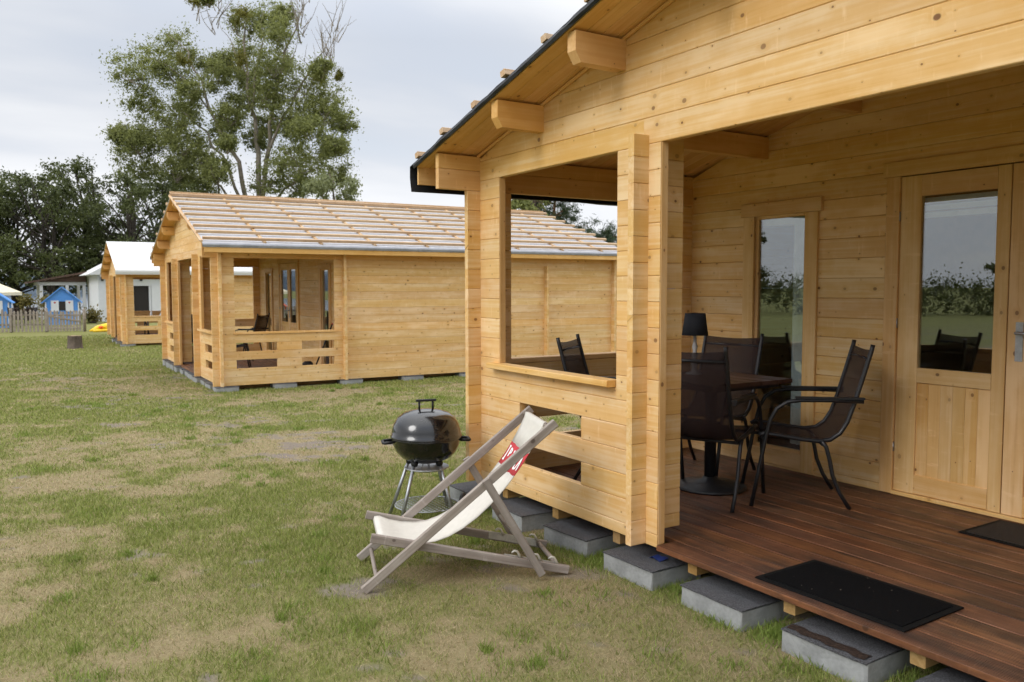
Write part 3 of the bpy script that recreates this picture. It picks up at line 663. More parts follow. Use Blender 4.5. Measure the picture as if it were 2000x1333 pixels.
for i in range(11):
    nth = ('first', 'second', 'third', 'fourth', 'fifth', 'sixth', 'seventh', 'eighth', 'ninth', 'tenth', 'eleventh')[i]
    p = M2 @ Vector((5.86-i*0.565+random.uniform(-.03, .03), 0.085+random.uniform(-0.02, 0.02), 0)); block(p.x, p.y, -0.194-0.003, 0.38, 0.34, 0.13+0.004*i, nth+' grey paving block from the near corner under the lath roofed cabin front', 'paving blocks under the second cabin front', R(-2+random.uniform(-2, 2)))
for i in range(6):
    nth = ('first', 'second', 'third', 'fourth', 'fifth', 'sixth')[i]
    p = M2 @ Vector((5.86, 1.0+i*1.12, 0)); block(p.x, p.y, -0.196, 0.30, 0.36, 0.10, nth+' low paving block from the left under the long side of the lath roofed cabin', 'paving blocks under the second cabin side', R(-2))
M3 = Matrix.Translation(ORG3) @ Matrix.Rotation(R(-2), 4, 'Z')
for i, lb in enumerate(('paving block under the near corner of the white roofed cabin', 'second paving block under the front of the white roofed cabin', 'third paving block under the front of the white roofed cabin')):
    p = M3 @ Vector((5.8-i*1.5, 0.05, 0)); block(p.x, p.y, ORG3.z-0.004, 0.36, 0.40, 0.16, lb, 'paving blocks under the white roofed cabin', R(-2))

# ------------------------------------------------------------------ porch furniture
def sling_chair():
    t = thing('chair', 'x', 'chair')
    hw = 0.235
    prof = [(0.26, 0.425), (0.235, 0.442), (0.15, 0.432), (0.02, 0.412), (-0.08, 0.402), (-0.15, 0.412), (-0.205, 0.452), (-0.245, 0.52), (-0.285, 0.64), (-0.33, 0.80), (-0.372, 0.955), (-0.378, 0.985)]
    for s in (-1, 1):
        MB().tube([(s*hw, y, z) for y, z in prof], 0.0135, 8).build('side_rail', BLACKM, t)
        a = [(0.305, 0.0), (0.268, 0.20), (0.228, 0.42), (0.20, 0.535), (0.165, 0.60), (0.105, 0.64), (0.03, 0.652), (-0.15, 0.655), (-0.325, 0.650)]
        MB().tube([(s*(hw+0.038), y, z) for y, z in a], 0.0125, 8).build('arm_leg', BLACKM, t)
        o = MB(); o.box((s*(hw+0.038)-0.018, -0.33, 0.662), (s*(hw+0.038)+0.018, 0.06, 0.674)); o.build('arm_pad', BLACKP, t)
        r_ = [(-0.10, 0.405), (-0.125, 0.37), (-0.145, 0.30), (-0.165, 0.20), (-0.205, 0.10), (-0.265, 0.0)]
        MB().tube([(s*(hw+0.016), y, z) for y, z in r_], 0.0125, 8).build('rear_leg', BLACKM, t)
    MB().tube([(-hw-0.03, 0.2275, 0.40), (hw+0.03, 0.2275, 0.40)], 0.0105, 8).build('crossbar', BLACKM, t)
    MB().tube([(-hw-0.016, -0.105, 0.385), (hw+0.016, -0.105, 0.385)], 0.0105, 8).build('crossbar', BLACKM, t)
    MB().tube([(-hw, -0.36, 0.895), (0, -0.378, 0.895), (hw, -0.36, 0.895)], 0.009, 8).build('crossbar', BLACKM, t)
    pts = []
    P_ = [Vector((0, y, z)) for y, z in prof[1:-1]]
    g = []
    for p in P_:
        g.append([(-hw+2*hw*j/8, p.y+(0.012 if p.z > 0.5 else 0)*math.sin(math.pi*j/8)*-1, p.z-(0.016 if p.z < 0.5 else 0.0)*math.sin(math.pi*j/8)+(-0.012*math.sin(math.pi*j/8) if p.z > 0.94 else 0)) for j in range(9)])
    o = MB().sheet(g).build('sling', SLING, t); md = o.modifiers.new('s', 'SOLIDIFY'); md.thickness = 0.004
    return t
chair0 = sling_chair(); used = [False]
def place_chair(x, y, z, fx, fy, label, group):
    c = chair0 if not used[0] else copy_tree(chair0); used[0] = True
    c.location = (x, y, z); c.rotation_euler = (0, 0, math.atan2(-fx, fy)); c['label'] = label; c['group'] = group; return c
DZ = 0.0225
G1 = 'brown mesh chairs round the table on the near porch'
place_chair(-0.255, 1.40, DZ, -0.67, -0.74, 'brown mesh armchair seen in profile right of the table', G1)
place_chair(-0.555, 0.915, DZ, -0.42, 0.90, 'brown mesh armchair with its back to the camera before the table', G1)
place_chair(-1.12, 1.47, DZ, 0.22, -0.97, 'brown mesh armchair behind the table against the porch wall', G1)
place_chair(-1.26, 0.79, DZ, 0.80, 0.60, 'brown mesh armchair leaning above the rail in the open porch window', G1)
tb = thing('table', 'dark brown square table on a round black pedestal on the porch', 'table', (-0.735, 1.13, DZ))
for i in range(5): beam('tabletop_slat', tb, TABLEW, (-0.36, -0.36+0.1445*i, 0.735), (1, 0, 0), (0, 1, 0), 0.72, 0.1425, 0.026, 0.003)
MB().box((-0.3, -0.3, 0.680), (0.3, 0.3, 0.7075)).build('tabletop_frame', BLACKM, tb)
MB().lathe([(0.0, 0.0), (0.235, 0.0), (0.24, 0.010), (0.225, 0.020), (0.12, 0.042), (0.055, 0.055), (0.042, 0.075), (0.0, 0.075)], n=36).build('base', BLACKM, tb)
MB().tube([(0, 0, 0.06), (0, 0, 0.69)], 0.038, 16).build('column', BLACKM, tb)
lp = thing('table_lamp', 'small lamp with black shade and white turned foot on the porch table', 'lamp', (-0.90, 1.14, DZ+0.7355))
MB().lathe([(0.0, 0.0), (0.055, 0.0), (0.055, 0.012), (0.022, 0.025), (0.016, 0.05), (0.026, 0.075), (0.013, 0.10), (0.021, 0.13), (0.012, 0.16), (0.019, 0.19), (0.011, 0.22), (0.011, 0.29)], n=16).build('foot', LAMPW, lp)
o = MB().lathe([(0.088, 0.268), (0.068, 0.415)], n=28).build('lamp_shade', SHADE, lp); md = o.modifiers.new('s', 'SOLIDIFY'); md.thickness = 0.003
def mat_thing(name, label, c, sx, sy, rz, mat, z=DZ+0.0005):
    t = thing(name, label, 'doormat', (c[0], c[1], z), rz); b = MB()
    m = 0.028
    b.box((-sx/2+m, -sy/2+m, 0.001), (sx/2-m, sy/2-m, 0.0095)).build('pile', mat, t)
    g = MB()
    for a in (((-sx/2, -sy/2), (sx/2, -sy/2+m)), ((-sx/2, sy/2-m), (sx/2, sy/2)), ((-sx/2, -sy/2+m), (-sx/2+m, sy/2-m)), ((sx/2-m, -sy/2+m), (sx/2, sy/2-m))):
        g.box((a[0][0], a[0][1], 0.0), (a[1][0], a[1][1], 0.0055))
    g.build('rubber_border', MATB, t); return t
mat_thing('doormat', 'black doormat lying at the front edge of the deck', (0.968, 0.262), 0.72, 0.43, R(1.4), PILE)
mat_thing('doormat', 'dark grey brown doormat lying in front of the double door', (1.15, 1.72), 0.86, 0.42, R(0), PILEG)

# ------------------------------------------------------------------ deckchair
def deckchair():
    F = Vector((-0.646, -1.34, -0.176)); s = Vector((-0.9456, 0.3252, 0)); d = Vector((0.3252, 0.9456, 0)); wd = 0.532
    t = thing('deckchair', 'folding deckchair with cream canvas, red printed band and weathered grey frame on the lawn', 'deckchair', F)
    t.matrix_world = Matrix.Translation(F) @ Matrix((-s, d, Vector((0, 0, 1)))).transposed().to_4x4()   # local x to the right of the sitter, y back, z up
    def bar(name, x, p0, p1, wdt=0.045, th=0.026, mat=GREYW):
        a = Vector((x, p0[0], p0[1])); b = Vector((x, p1[0], p1[1])); X = (b-a).normalized(); Z = Vector((1, 0, 0)).cross(X) if False else X.cross(Vector((1, 0, 0)))
        Z = -Z if Z.z < 0 else Z
        Yv = Z.cross(X)
        return beam(name, t, mat, a - Z*wdt/2 - Yv*th/2, X, Z, (b-a).length, wdt, th, 0.004)
    xs = (-0.013, -wd+0.013)
    for x in xs: bar('back_rail', x, (-0.01, 0.012), (0.985, 0.822))
    for x in (-0.046, -wd+0.046): bar('seat_rail', x, (0.03, 0.268), (1.065, 0.022))
    for x in (0.016, -wd-0.016): bar('prop', x, (0.605, 0.545), (0.905, 0.03), 0.042, 0.024)
    def dowel(name, y, z, x0, x1, r=0.011): MB().tube([(x0, y, z), (x1, y, z)], r, 10).build(name, GREYW, t)
    dowel('dowel', 0.055, 0.062, -0.026, -wd+0.026); dowel('dowel', 1.02, 0.035, -0.06, -wd+0.06, 0.013); dowel('dowel', 0.80, 0.20, 0.0, -wd, 0.010)
    # cream covered bars at top and front
    dowel('dowel', 0.945, 0.800, -0.026, -wd+0.026, 0.012); dowel('dowel', 0.085, 0.250, -0.06, -wd+0.06, 0.012)
    for x in (-0.060, -wd+0.060):                                     # notched fittings
        for k, yy in enumerate((0.80, 0.91, 1.0)):
            zz_ = 0.268-(yy-0.03)*0.238+0.022
            cv = [(yy-0.045, zz_+0.030), (yy-0.030, zz_+0.040), (yy-0.014, zz_+0.036), (yy-0.004, zz_+0.018), (yy+0.004, zz_)]
            MB().tube([(x+0.014, y, z) for y, z in cv], [0.004, 0.0055, 0.007, 0.008, 0.009], 6).build('notch_hook', GALV, t)
        b = MB(); y0, y1 = 0.72, 1.0
        f = lambda y: 0.268-(y-0.03)*0.238
        b.add([(x+q, y, f(y)+dz) for q in (0.0, 0.004) for y, dz in ((y0, -0.014), (y1, -0.014), (y1, 0.028), (y0, 0.028))], [(3, 2, 1, 0), (4, 5, 6, 7), (0, 1, 5, 4), (1, 2, 6, 5), (2, 3, 7, 6), (3, 0, 4, 7)])
        b.build('notch_plate', GALV, t)
    # canvas
    prof = [(0.067, 0.243), (0.075, 0.262), (0.10, 0.262), (0.15, 0.240), (0.22, 0.222), (0.30, 0.214), (0.36, 0.220), (0.43, 0.241), (0.50, 0.276), (0.58, 0.330), (0.65, 0.390), (0.70, 0.440), (0.74, 0.485), (0.778, 0.533), (0.82, 0.590), (0.858, 0.649), (0.90, 0.722), (0.93, 0.785), (0.938, 0.812), (0.955, 0.812), (0.956, 0.793)]
    x0, x1 = -0.072, -wd+0.072
    def strip(name, i0, i1, mat):
        g = [[(x0+(x1-x0)*j/10, prof[i][0], prof[i][1]-(0.008*math.sin(math.pi*j/10)+0.0022*math.sin(j*2.3+i*0.35)+0.0015*math.sin(j*4.1-i*0.6))*(2 < i < 17)) for j in range(11)] for i in range(i0, i1+1)]
        o = MB().sheet(g).build(name, mat, t); md = o.modifiers.new('s', 'SOLIDIFY'); md.thickness = 0.003; return o
    strip('canvas', 0, 13, CANVAS); strip('printed_band', 13, 15, REDC); strip('canvas', 15, len(prof)-1, CANVAS)
    # white print: slanting letter strokes running across the band
    def onband(a, v):   # a across 0..1 from the near side, v up the band 0..1
        f = v*2; i = 13+min(int(f), 1); q = f-min(int(f), 1)
        p = Vector((0, prof[i][0], prof[i][1])).lerp(Vector((0, prof[i+1][0], prof[i+1][1])), q)
        n = Vector((0, -0.83, 0.56)); p = p+n*0.0042; p.x = x0+(x1-x0)*a; p.z -= 0.008*math.sin(math.pi*a)-0.003; return p
    strokes = [((0.93, 0.80), (0.86, 0.80)), ((0.90, 0.80), (0.88, 0.22)), ((0.92, 0.22), (0.85, 0.22)), ((0.80, 0.78), (0.78, 0.42)), ((0.80, 0.78), (0.73, 0.74)), ((0.73, 0.74), (0.73, 0.60)), ((0.73, 0.60), (0.79, 0.58)),
               ((0.62, 0.8), (0.55, 0.2)), ((0.48, 0.8), (0.55, 0.2)), ((0.40, 0.8), (0.36, 0.2)), ((0.30, 0.8), (0.27, 0.2)), ((0.27, 0.2), (0.18, 0.24)), ((0.14, 0.75), (0.08, 0.2)), ((0.14, 0.75), (0.19, 0.2))]
    b = MB()
    for (a0, v0), (a1, v1) in strokes:
        pa, pb = [], []
        dv = Vector((a1-a0, v1-v0)); dv2 = Vector((-dv.y*0.35, dv.x)); dv2 = dv2.normalized()*0.02
        for k in range(5):
            f = k/4; a = a0+(a1-a0)*f; v = v0+(v1-v0)*f
            pa.append(onband(a-dv2.x, min(max(v-dv2.y*2, 0), 1))); pb.append(onband(a+dv2.x, min(max(v+dv2.y*2, 0), 1)))
        b.sheet([pa, pb])
    b.build('printed_letters', WHITEC, t)
deckchair()
# ------------------------------------------------------------------ kettle barbecue
def grill():
    c = Vector((-1.80, -0.435, -0.186)); t = thing('kettle_barbecue', 'black kettle barbecue on a zinc tripod beside the cabin corner', 'barbecue', c, 0.0)
    R0 = 0.232; zr = 0.545
    lid = MB().lathe([(R0+0.006, zr-0.006), (R0+0.008, zr+0.004), (R0, zr+0.012), (R0*0.985, zr+0.045), (R0*0.93, zr+0.085), (R0*0.82, zr+0.125), (R0*0.64, zr+0.155), (R0*0.40, zr+0.172), (R0*0.15, zr+0.179), (0.0, zr+0.180)], n=48).build('lid', ENAMEL, t)
    for s in (-1, 1):
        MB().tube([(s*0.012, s*0.044, zr+0.172), (s*0.012, s*0.044, zr+0.232)], 0.0075, 8).build('handle_post', BLACKP, lid)
    MB().box((-0.068, -0.012, zr+0.230), (0.068, 0.012, zr+0.244), Matrix.Rotation(R(75), 4, 'Z')).build('lid_handle', BLACKP, lid)
    MB().lathe([(R0-0.002, zr-0.004), (R0+0.004, zr-0.010), (R0*0.985, zr-0.022), (R0*0.95, zr-0.06), (R0*0.86, zr-0.105), (R0*0.70, zr-0.145), (R0*0.45, zr-0.172), (R0*0.2, zr-0.182), (0, zr-0.184)], n=48).build('bowl', ENAMEL, t)
    for a in (R(250), R(70)):
        ca, sa = math.cos(a), math.sin(a); px_ = lambda r_, w_, z: (r_*ca-w_*sa, r_*sa+w_*ca, z)
        MB().tube([px_(R0-0.01, -0.05, zr-0.03), px_(R0+0.05, -0.05, zr-0.034), px_(R0+0.058, -0.035, zr-0.034), px_(R0+0.058, 0.035, zr-0.034), px_(R0+0.05, 0.05, zr-0.034), px_(R0-0.01, 0.05, zr-0.03)], 0.010, 8).build('side_handle', BLACKP, t)
    for k, a in enumerate((R(233), R(292), R(20), R(120))):
        ca, sa = math.cos(a), math.sin(a)
        MB().tube([(0.12*ca, 0.12*sa, zr-0.17), (0.255*ca, 0.255*sa, 0.0)], 0.0115, 10).build('leg', STEEL, t)
        MB().lathe([(0.0, -0.028), (0.019, -0.026), (0.024, -0.008), (0.020, 0.012), (0.0, 0.016)], (0.118*ca, 0.118*sa, zr-0.165), 12).build('leg_socket', BLACKP, t)
    MB().lathe([(0.0, 0.322), (0.135, 0.322), (0.146, 0.327), (0.150, 0.336), (0.146, 0.335), (0.13, 0.328), (0.0, 0.328)], n=32).build('ash_dish', ALU, t)
    for a in range(3): MB().tube([(0.05*math.cos(a*2.1), 0.05*math.sin(a*2.1), 0.30), (0.02*math.cos(a*2.1+.5), 0.02*math.sin(a*2.1+.5), zr-0.185)], 0.003, 6).build('dish_wire', STEEL, t)
    m = MB(); rr = 0.215
    for i in range(-7, 8):
        w_ = i*0.029; l = math.sqrt(max(rr*rr-w_*w_, 0))
        m.tube([(-l, w_, 0.075), (l, w_, 0.075)], 0.0018, 5); m.tube([(w_, -l, 0.079), (w_, l, 0.079)], 0.0018, 5)
    m.tube([(rr*math.cos(k*0.2618), rr*math.sin(k*0.2618), 0.077) for k in range(25)], 0.0035, 6)
    m.build('wire_shelf', STEEL, t)
    for a in (R(75), R(95)):
        pass
    ca, sa = math.cos(R(330)), math.sin(R(330))
    wh = MB().lathe([(0.072, -0.014), (0.082, -0.010), (0.082, 0.010), (0.072, 0.014), (0.02, 0.012), (0.0, 0.012)], n=24).build('wheel', BLACKP, t, (0.25*math.cos(R(48)), 0.25*math.sin(R(48)), 0.082)); wh.rotation_euler = (R(90), 0, R(48-90))
grill()
o = MB().sheet([[(0.02+0.02*i, 0.02+0.03*j, 0.004*((i*3+j*5) % 4)) for i in range(5)] for j in range(3)], smooth=False).build('plastic_scrap', BLUETARP, None, (-0.10, 0.0, -0.0745))
tag(o, 'scrap of blue plastic sheet on the paving block under the corner post', 'plastic scrap'); md = o.modifiers.new('s', 'SOLIDIFY'); md.thickness = 0.002

# ------------------------------------------------------------------ second and third cabins: what stands on their porches
def on2(x, y, z=0.0): return M2 @ Vector((x, y, z))
G2 = 'dark mesh chairs on the lath roofed cabin porch'
for (x, y, fx, fy, lb) in ((1.5, 1.40, -0.7, -0.7, 'dark mesh chair showing above the side rail of the lath roofed cabin porch'), (3.2, 0.75, 0.3, 1.0, 'dark mesh chair low behind the side rail slots of the lath roofed cabin'), (0.75, 0.45, 1.0, 0.3, 'dark mesh chair at the far end of the lath roofed cabin porch')):
    p = on2(x, y, DZ); place_chair(p.x, p.y, p.z, fx, fy, lb, G2)
def mower():
    p = on2(5.45, 1.52, DZ); t = thing('push_mower', 'red push mower with a long handle in the lath roofed cabin porch', 'mower', p, R(-20))
    MB().prism([(-0.22, -0.16), (0.22, -0.16), (0.24, 0.0), (0.20, 0.17), (-0.20, 0.17), (-0.24, 0.0)], 0.07, 0.18).build('deck', REDP, t)
    for x in (-0.26, 0.26):
        for y in (-0.14, 0.14):
            o = MB().lathe([(0.0, -0.02), (0.07, -0.02), (0.075, 0.0), (0.07, 0.02), (0.0, 0.02)], n=16).build('wheel', BLACKP, t, (x, y, 0.076)); o.rotation_euler = (0, R(90), 0)
    for x in (-0.15, 0.15): MB().tube([(x, 0.12, 0.16), (x, 0.28, 0.55), (x*0.6, 0.42, 0.9)], 0.011, 8).build('handle_bar', BLACKP, t)
    MB().tube([(-0.09, 0.42, 0.9), (0.09, 0.42, 0.9)], 0.016, 8).build('grip', REDP, t)
    MB().lathe([(0, 0.18), (0.09, 0.18), (0.09, 0.24), (0.05, 0.27), (0, 0.27)], n=16).build('motor', BLACKP, t)
mower()
def on3(x, y, z=0.0): return M3 @ Vector((x, y, z))
for (x, y, fx, fy, lb) in ((5.3, 1.35, -0.9, 0.1, 'dark chair at the right of the table on the white roofed cabin porch'), (4.7, 0.5, 0.1, 1.0, 'dark chair left of the table on the white roofed cabin porch')):
    p = on3(x, y, DZ); place_chair(p.x, p.y, p.z, fx, fy, lb, 'dark chairs on the white roofed cabin porch')
p = on3(5.0, 1.0, DZ); t3 = thing('table', 'small laid table on the white roofed cabin porch', 'table', p)
MB().box((-0.38, -0.38, 0.70), (0.38, 0.38, 0.73)).build('tabletop', TABLEW, t3)
for a in (-0.33, 0.33):
    for b in (-0.33, 0.33): MB().tube([(a, b, 0), (a, b, 0.7)], 0.02, 8).build('leg', BLACKM, t3)
for i, (dx, dy, hh, rr, mt, lb) in enumerate(((0.15, -0.2, 0.26, 0.035, WHITEP, 'tall white bottle on the white roofed cabin table'), (0.1, 0.1, 0.16, 0.06, ALU, 'silver jug on the white roofed cabin table'))):
    tag(MB().lathe([(0, 0), (rr, 0), (rr, hh*0.55), (rr*0.45, hh*0.75), (rr*0.42, hh), (0, hh)], n=16).build('bottle' if i == 0 else 'jug', mt, None, (p.x+dx, p.y+dy, p.z+0.7305)), lb, 'bottle' if i == 0 else 'jug')

# ------------------------------------------------------------------ garden beyond
def G(x, y): return float(gz(np.array([x]), np.array([y]))[0])
st = thing('tree_stump', 'short sawn tree stump standing on the lawn before the picket gate', 'stump', (-23.85, -0.92, G(-23.85, -0.92)-0.01))
vs = []; n = 28; g = []
for z, k in ((0.0, 1.18), (0.06, 1.06), (0.2, 1.0), (0.38, 0.98)):
    g.append([((0.19*k+0.012*math.sin(j*5.1)+0.008*math.sin(j*11))*math.cos(2*math.pi*j/n), (0.19*k+0.012*math.sin(j*5.1)+0.008*math.sin(j*11))*math.sin(2*math.pi*j/n), z) for j in range(n+1)])
MB().sheet(g).build('bark', BARK, st); MB().add([q for q in g[-1][:-1]], [tuple(range(n))]).build('cut_top', STUMPT, st, (0, 0, -0.003))
# picket fence and gate
def picket(par, p, h, name='picket'):
    o = obj(name, PK, PICKET, par); o.location = p; o.scale = (1, 1, h); o.rotation_euler = (R(random.uniform(-1.5, 1.5)), R(random.uniform(-1, 1)), FA); return o
pk = MB(); pk.add([(0.0, -0.042, 0), (0.022, -0.042, 0), (0.022, 0.042, 0), (0, 0.042, 0), (0, -0.042, 0.93), (0.022, -0.042, 0.93), (0.022, 0.042, 0.93), (0, 0.042, 0.93), (0, 0, 1.0), (0.022, 0, 1.0)],
    [(3, 2, 1, 0), (0, 1, 5, 4), (2, 3, 7, 6), (1, 2, 6, 9, 5), (3, 0, 4, 8, 7), (4, 5, 9, 8), (6, 7, 8, 9)]); PK = pk.data('picket'); PK.materials.append(PICKET)
A = Vector((-36.95, -3.6, 0)); B_ = Vector((-36.08, -1.10, 0)); C_ = Vector((-35.70, 0.28, 0))
FA = math.atan2((B_-A).y, (B_-A).x)-math.pi/2
fe = thing('picket_fence', 'weathered grey picket fence left of the gate', 'fence', (0, 0, 0)); n = 19
for i in range(n):
    p = A.lerp(B_, i/(n-1)); p.z = G(p.x, p.y)+0.03; picket(fe, p, random.uniform(0.86, 0.95))
dd = (B_-A).normalized()
for zz_ in (0.28, 0.68): beam('rail', fe, PICKET, (A.x-0.045, A.y, G(A.x, A.y)+zz_), dd, (0, 0, 1), (B_-A).length, 0.07, 0.035)
for i in range(3):
    p = A.lerp(B_, i/2); MB().tube([(0, 0, 0), (0, 0, 1.0)], 0.055, 10).build('post', PICKET, fe, (p.x-0.08, p.y+0.03, G(p.x, p.y)))
ga = thing('picket_gate', 'grey picket gate with a diagonal brace before the blue playhouse', 'gate', (0, 0, 0)); n = 11
for i in range(n):
    p = (B_+(C_-B_)*0.06).lerp(C_-(C_-B_)*0.10, i/(n-1)); p.z = G(p.x, p.y)+0.03; picket(ga, p, 0.87+0.02*math.sin(i))
dd = (C_-B_).normalized(); L = (C_-B_).length
for zz_ in (0.12, 0.66): beam('rail', ga, PICKET, (B_.x+0.03+dd.x*0.08, B_.y+dd.y*0.08, G(B_.x, B_.y)+zz_), dd, (0, 0, 1), L*0.86, 0.075, 0.03)
q0 = B_+dd*0.12; q1 = C_-dd*0.2; v = (q1-q0); v.z = -0.44
beam('brace', ga, PICKET, (q0.x+0.035, q0.y, G(q0.x, q0.y)+0.62), v, Vector((0, 0, 1)), v.length, 0.07, 0.03)
gp = thing('gate_post', 'grey post at the right end of the picket gate', 'post', (C_.x, C_.y, G(C_.x, C_.y)))
MB().tube([(0, 0, 0), (0, 0, 0.9), (0, 0, 0.95)], [0.06, 0.06, 0.02], 10).build('post', PICKET, gp)
picket(gp, (0.07, -0.02, 0.0), 0.92); gp.children[1].location = (0.06, 0.02, 0.02)
# blue playhouses
def playhouse(c, rz, w_, d_, hw, hr, label):
    t = thing('playhouse', label, 'playhouse', (c[0], c[1], G(*c)), rz)     # front faces +x
    a = w_/2
    MB().add([(0, -a, 0), (0, a, 0), (0, a, hw), (0, 0, hr-0.04), (0, -a, hw), (-d_, -a, 0), (-d_, a, 0), (-d_, a, hw), (-d_, 0, hr-0.04), (-d_, -a, hw)], [(0, 1, 2, 3, 4), (9, 8, 7, 6, 5), (0, 4, 9, 5), (1, 6, 7, 2), (0, 5, 6, 1)]).build('wall', BLUEP, t)
    n = 11
    for i in range(n): beam('wall_board', t, BLUEP, (0.002, a-0.001-(i)*(w_/n), 0.0), (0, 0, 1), (0, -1, 0), hw-0.02+(hr-hw-0.05)*(1-abs((i+0.5)/n-0.5)*2), w_/n-0.006, 0.012, 0.002)
    for s in (-1, 1):
        p0 = Vector((0.14, s*(a+0.14), hw-0.11)); p1 = Vector((0.14, 0, hr)); v = p1-p0
        b = MB(); nrm = Vector((0, s*v.z, abs(v.y))).normalized()
        q = [p0, p1, p1+nrm*0.045, p0+nrm*0.045]; b.add(q+[x-Vector((d_+0.28, 0, 0)) for x in q], [(0, 1, 2, 3), (7, 6, 5, 4), (0, 4, 5, 1), (1, 5, 6, 2), (2, 6, 7, 3), (3, 7, 4, 0)]); b.build('roof', BLUEP, t)
    wi = MB().box((0.020, -0.14, 0.72), (0.03, 0.14, hw-0.02)).build('window', DARKIN, t)
    for s in (-1, 1):
        sh = MB().box((0.020, s*0.32-0.17, 0.66), (0.045, s*0.32+0.17, hw+0.03)).build('shutter', WHITEP, t)
        h_ = MB().prism([(0, -0.05), (0.05, 0.01), (0.03, 0.05), (0, 0.03), (-0.03, 0.05), (-0.05, 0.01)], 0.0, 0.006); h2 = h_.build('heart', REDP, sh); h2.matrix_local = Matrix.Translation((0.046, s*0.32, 1.1)) @ Matrix.Rotation(R(90), 4, 'Z') @ Matrix.Rotation(R(90), 4, 'X')
    for s in (-1, 1): MB().box((0.016, s*(a-0.03)-0.03, 0.0), (0.03, s*(a-0.03)+0.03, hw-0.06)).build('corner_board', WHITEP, t)
    return t
playhouse((-43.6, -0.02), R(-4), 1.50, 1.5, 1.18, 1.86, 'light blue wooden playhouse with white shutters behind the picket gate')
playhouse((-41.5, -3.05), R(-4), 1.5, 1.5, 1.22, 1.78, 'second blue playhouse cut by the left picture edge')
sl2 = thing('play_slide', 'orange slide on a dark blue post at the left picture edge', 'slide', (-38.2, -2.98, G(-38.2, -2.98)))
MB().tube([(0, 0.16, 0), (0, 0.16, 0.95)], 0.05, 10).build('post', BLUED, sl2)
b = MB(); b.sheet([[(0.1, -0.25, 0.95), (0.1, 0.2, 0.95), (0.1, 0.25, 1.12)], [(0.3, -0.6, 0.7), (0.3, 0.2, 1.25), (0.3, 0.25, 1.42)], [(-0.2, -0.6, 0.5), (-0.2, 0.22, 1.5), (-0.2, 0.25, 1.62)]], smooth=False); o = b.build('chute', ORANGE, sl2); md = o.modifiers.new('s', 'SOLIDIFY'); md.thickness = 0.03
MB().lathe([(0, -0.09), (0.06, -0.07), (0.09, 0), (0.06, 0.07), (0, 0.09)], (0, 0.16, 1.72), 14).build('knob', REDP, sl2); MB().tube([(0, 0.16, 0.9), (0, 0.16, 1.66)], 0.03, 8).build('post', BLUED, sl2)
# parasol
ps = thing('parasol', 'cream garden parasol at the left picture edge above the playhouse', 'parasol', (-47.5, -3.55, G(-47.5, -3.55)))
rad = 2.05; apex = 2.5; rim = 1.62
cp = [(rad*math.cos(k*math.pi/4+0.39), rad*math.sin(k*math.pi/4+0.39), rim) for k in range(8)]
b = MB()
for k in range(8):
    q0, q1 = Vector(cp[k]), Vector(cp[(k+1) % 8]); b.add([(0, 0, apex), q0, q1], [(0, 1, 2)]); b.add([q0, q1, q1-Vector((0, 0, 0.16)), q0-Vector((0, 0, 0.16))], [(0, 3, 2, 1)])
o = b.build('canopy', CREAMP, ps); md = o.modifiers.new('s', 'SOLIDIFY'); md.thickness = 0.01
MB().tube([(0, 0, 0), (0, 0, 2.55)], 0.03, 10).build('pole', PICKET, ps); MB().lathe([(0, 0), (0.3, 0), (0.28, 0.08), (0, 0.1)], n=20).build('base', CONC, ps)
# pavilion with brown lean-to roof
pv = thing('pavilion', 'open white post pavilion with a brown lean-to roof behind the playhouse', 'pavilion', (0, 0, 0))
def wp(x, y, z): return Vector((x, y, z))
zx = G(-52, 0)
for (x, y) in ((-52.5, -0.62), (-52.5, 0.72), (-52.5, 1.62), (-56.5, -0.62), (-56.5, 0.72), (-56.5, 1.62)):
    beam('post', pv, WHITEP, (x, y, zx-0.05), (0, 0, 1), (0, 1, 0), 2.05, 0.17, 0.17, 0.01)
for x in (-52.48, -56.48): beam('cross_beam', pv, WHITEP, (x+0.005, -0.75, zx+2.0), (0, 1, 0), (0, 0, 1), 2.58, 0.19, 0.18, 0.006)
b = MB(); b.add([(-52.0, -1.25, zx+2.10), (-52.0, 1.86, zx+2.72), (-57.2, 1.86, zx+2.72), (-57.2, -1.25, zx+2.10), (-52.0, -1.25, zx+2.20), (-52.0, 1.86, zx+2.84), (-57.2, 1.86, zx+2.84), (-57.2, -1.25, zx+2.20)], [(3, 2, 1, 0), (4, 5, 6, 7), (0, 1, 5, 4), (1, 2, 6, 5), (2, 3, 7, 6), (3, 0, 4, 7)]); b.build('roof', BROWNR, pv)
MB().add([(-52.3, -0.7, zx+2.20), (-52.3, 1.8, zx+2.20), (-52.3, 1.8, zx+2.69)], [(0, 1, 2)]).build('gable_panel', BROWNR, pv)
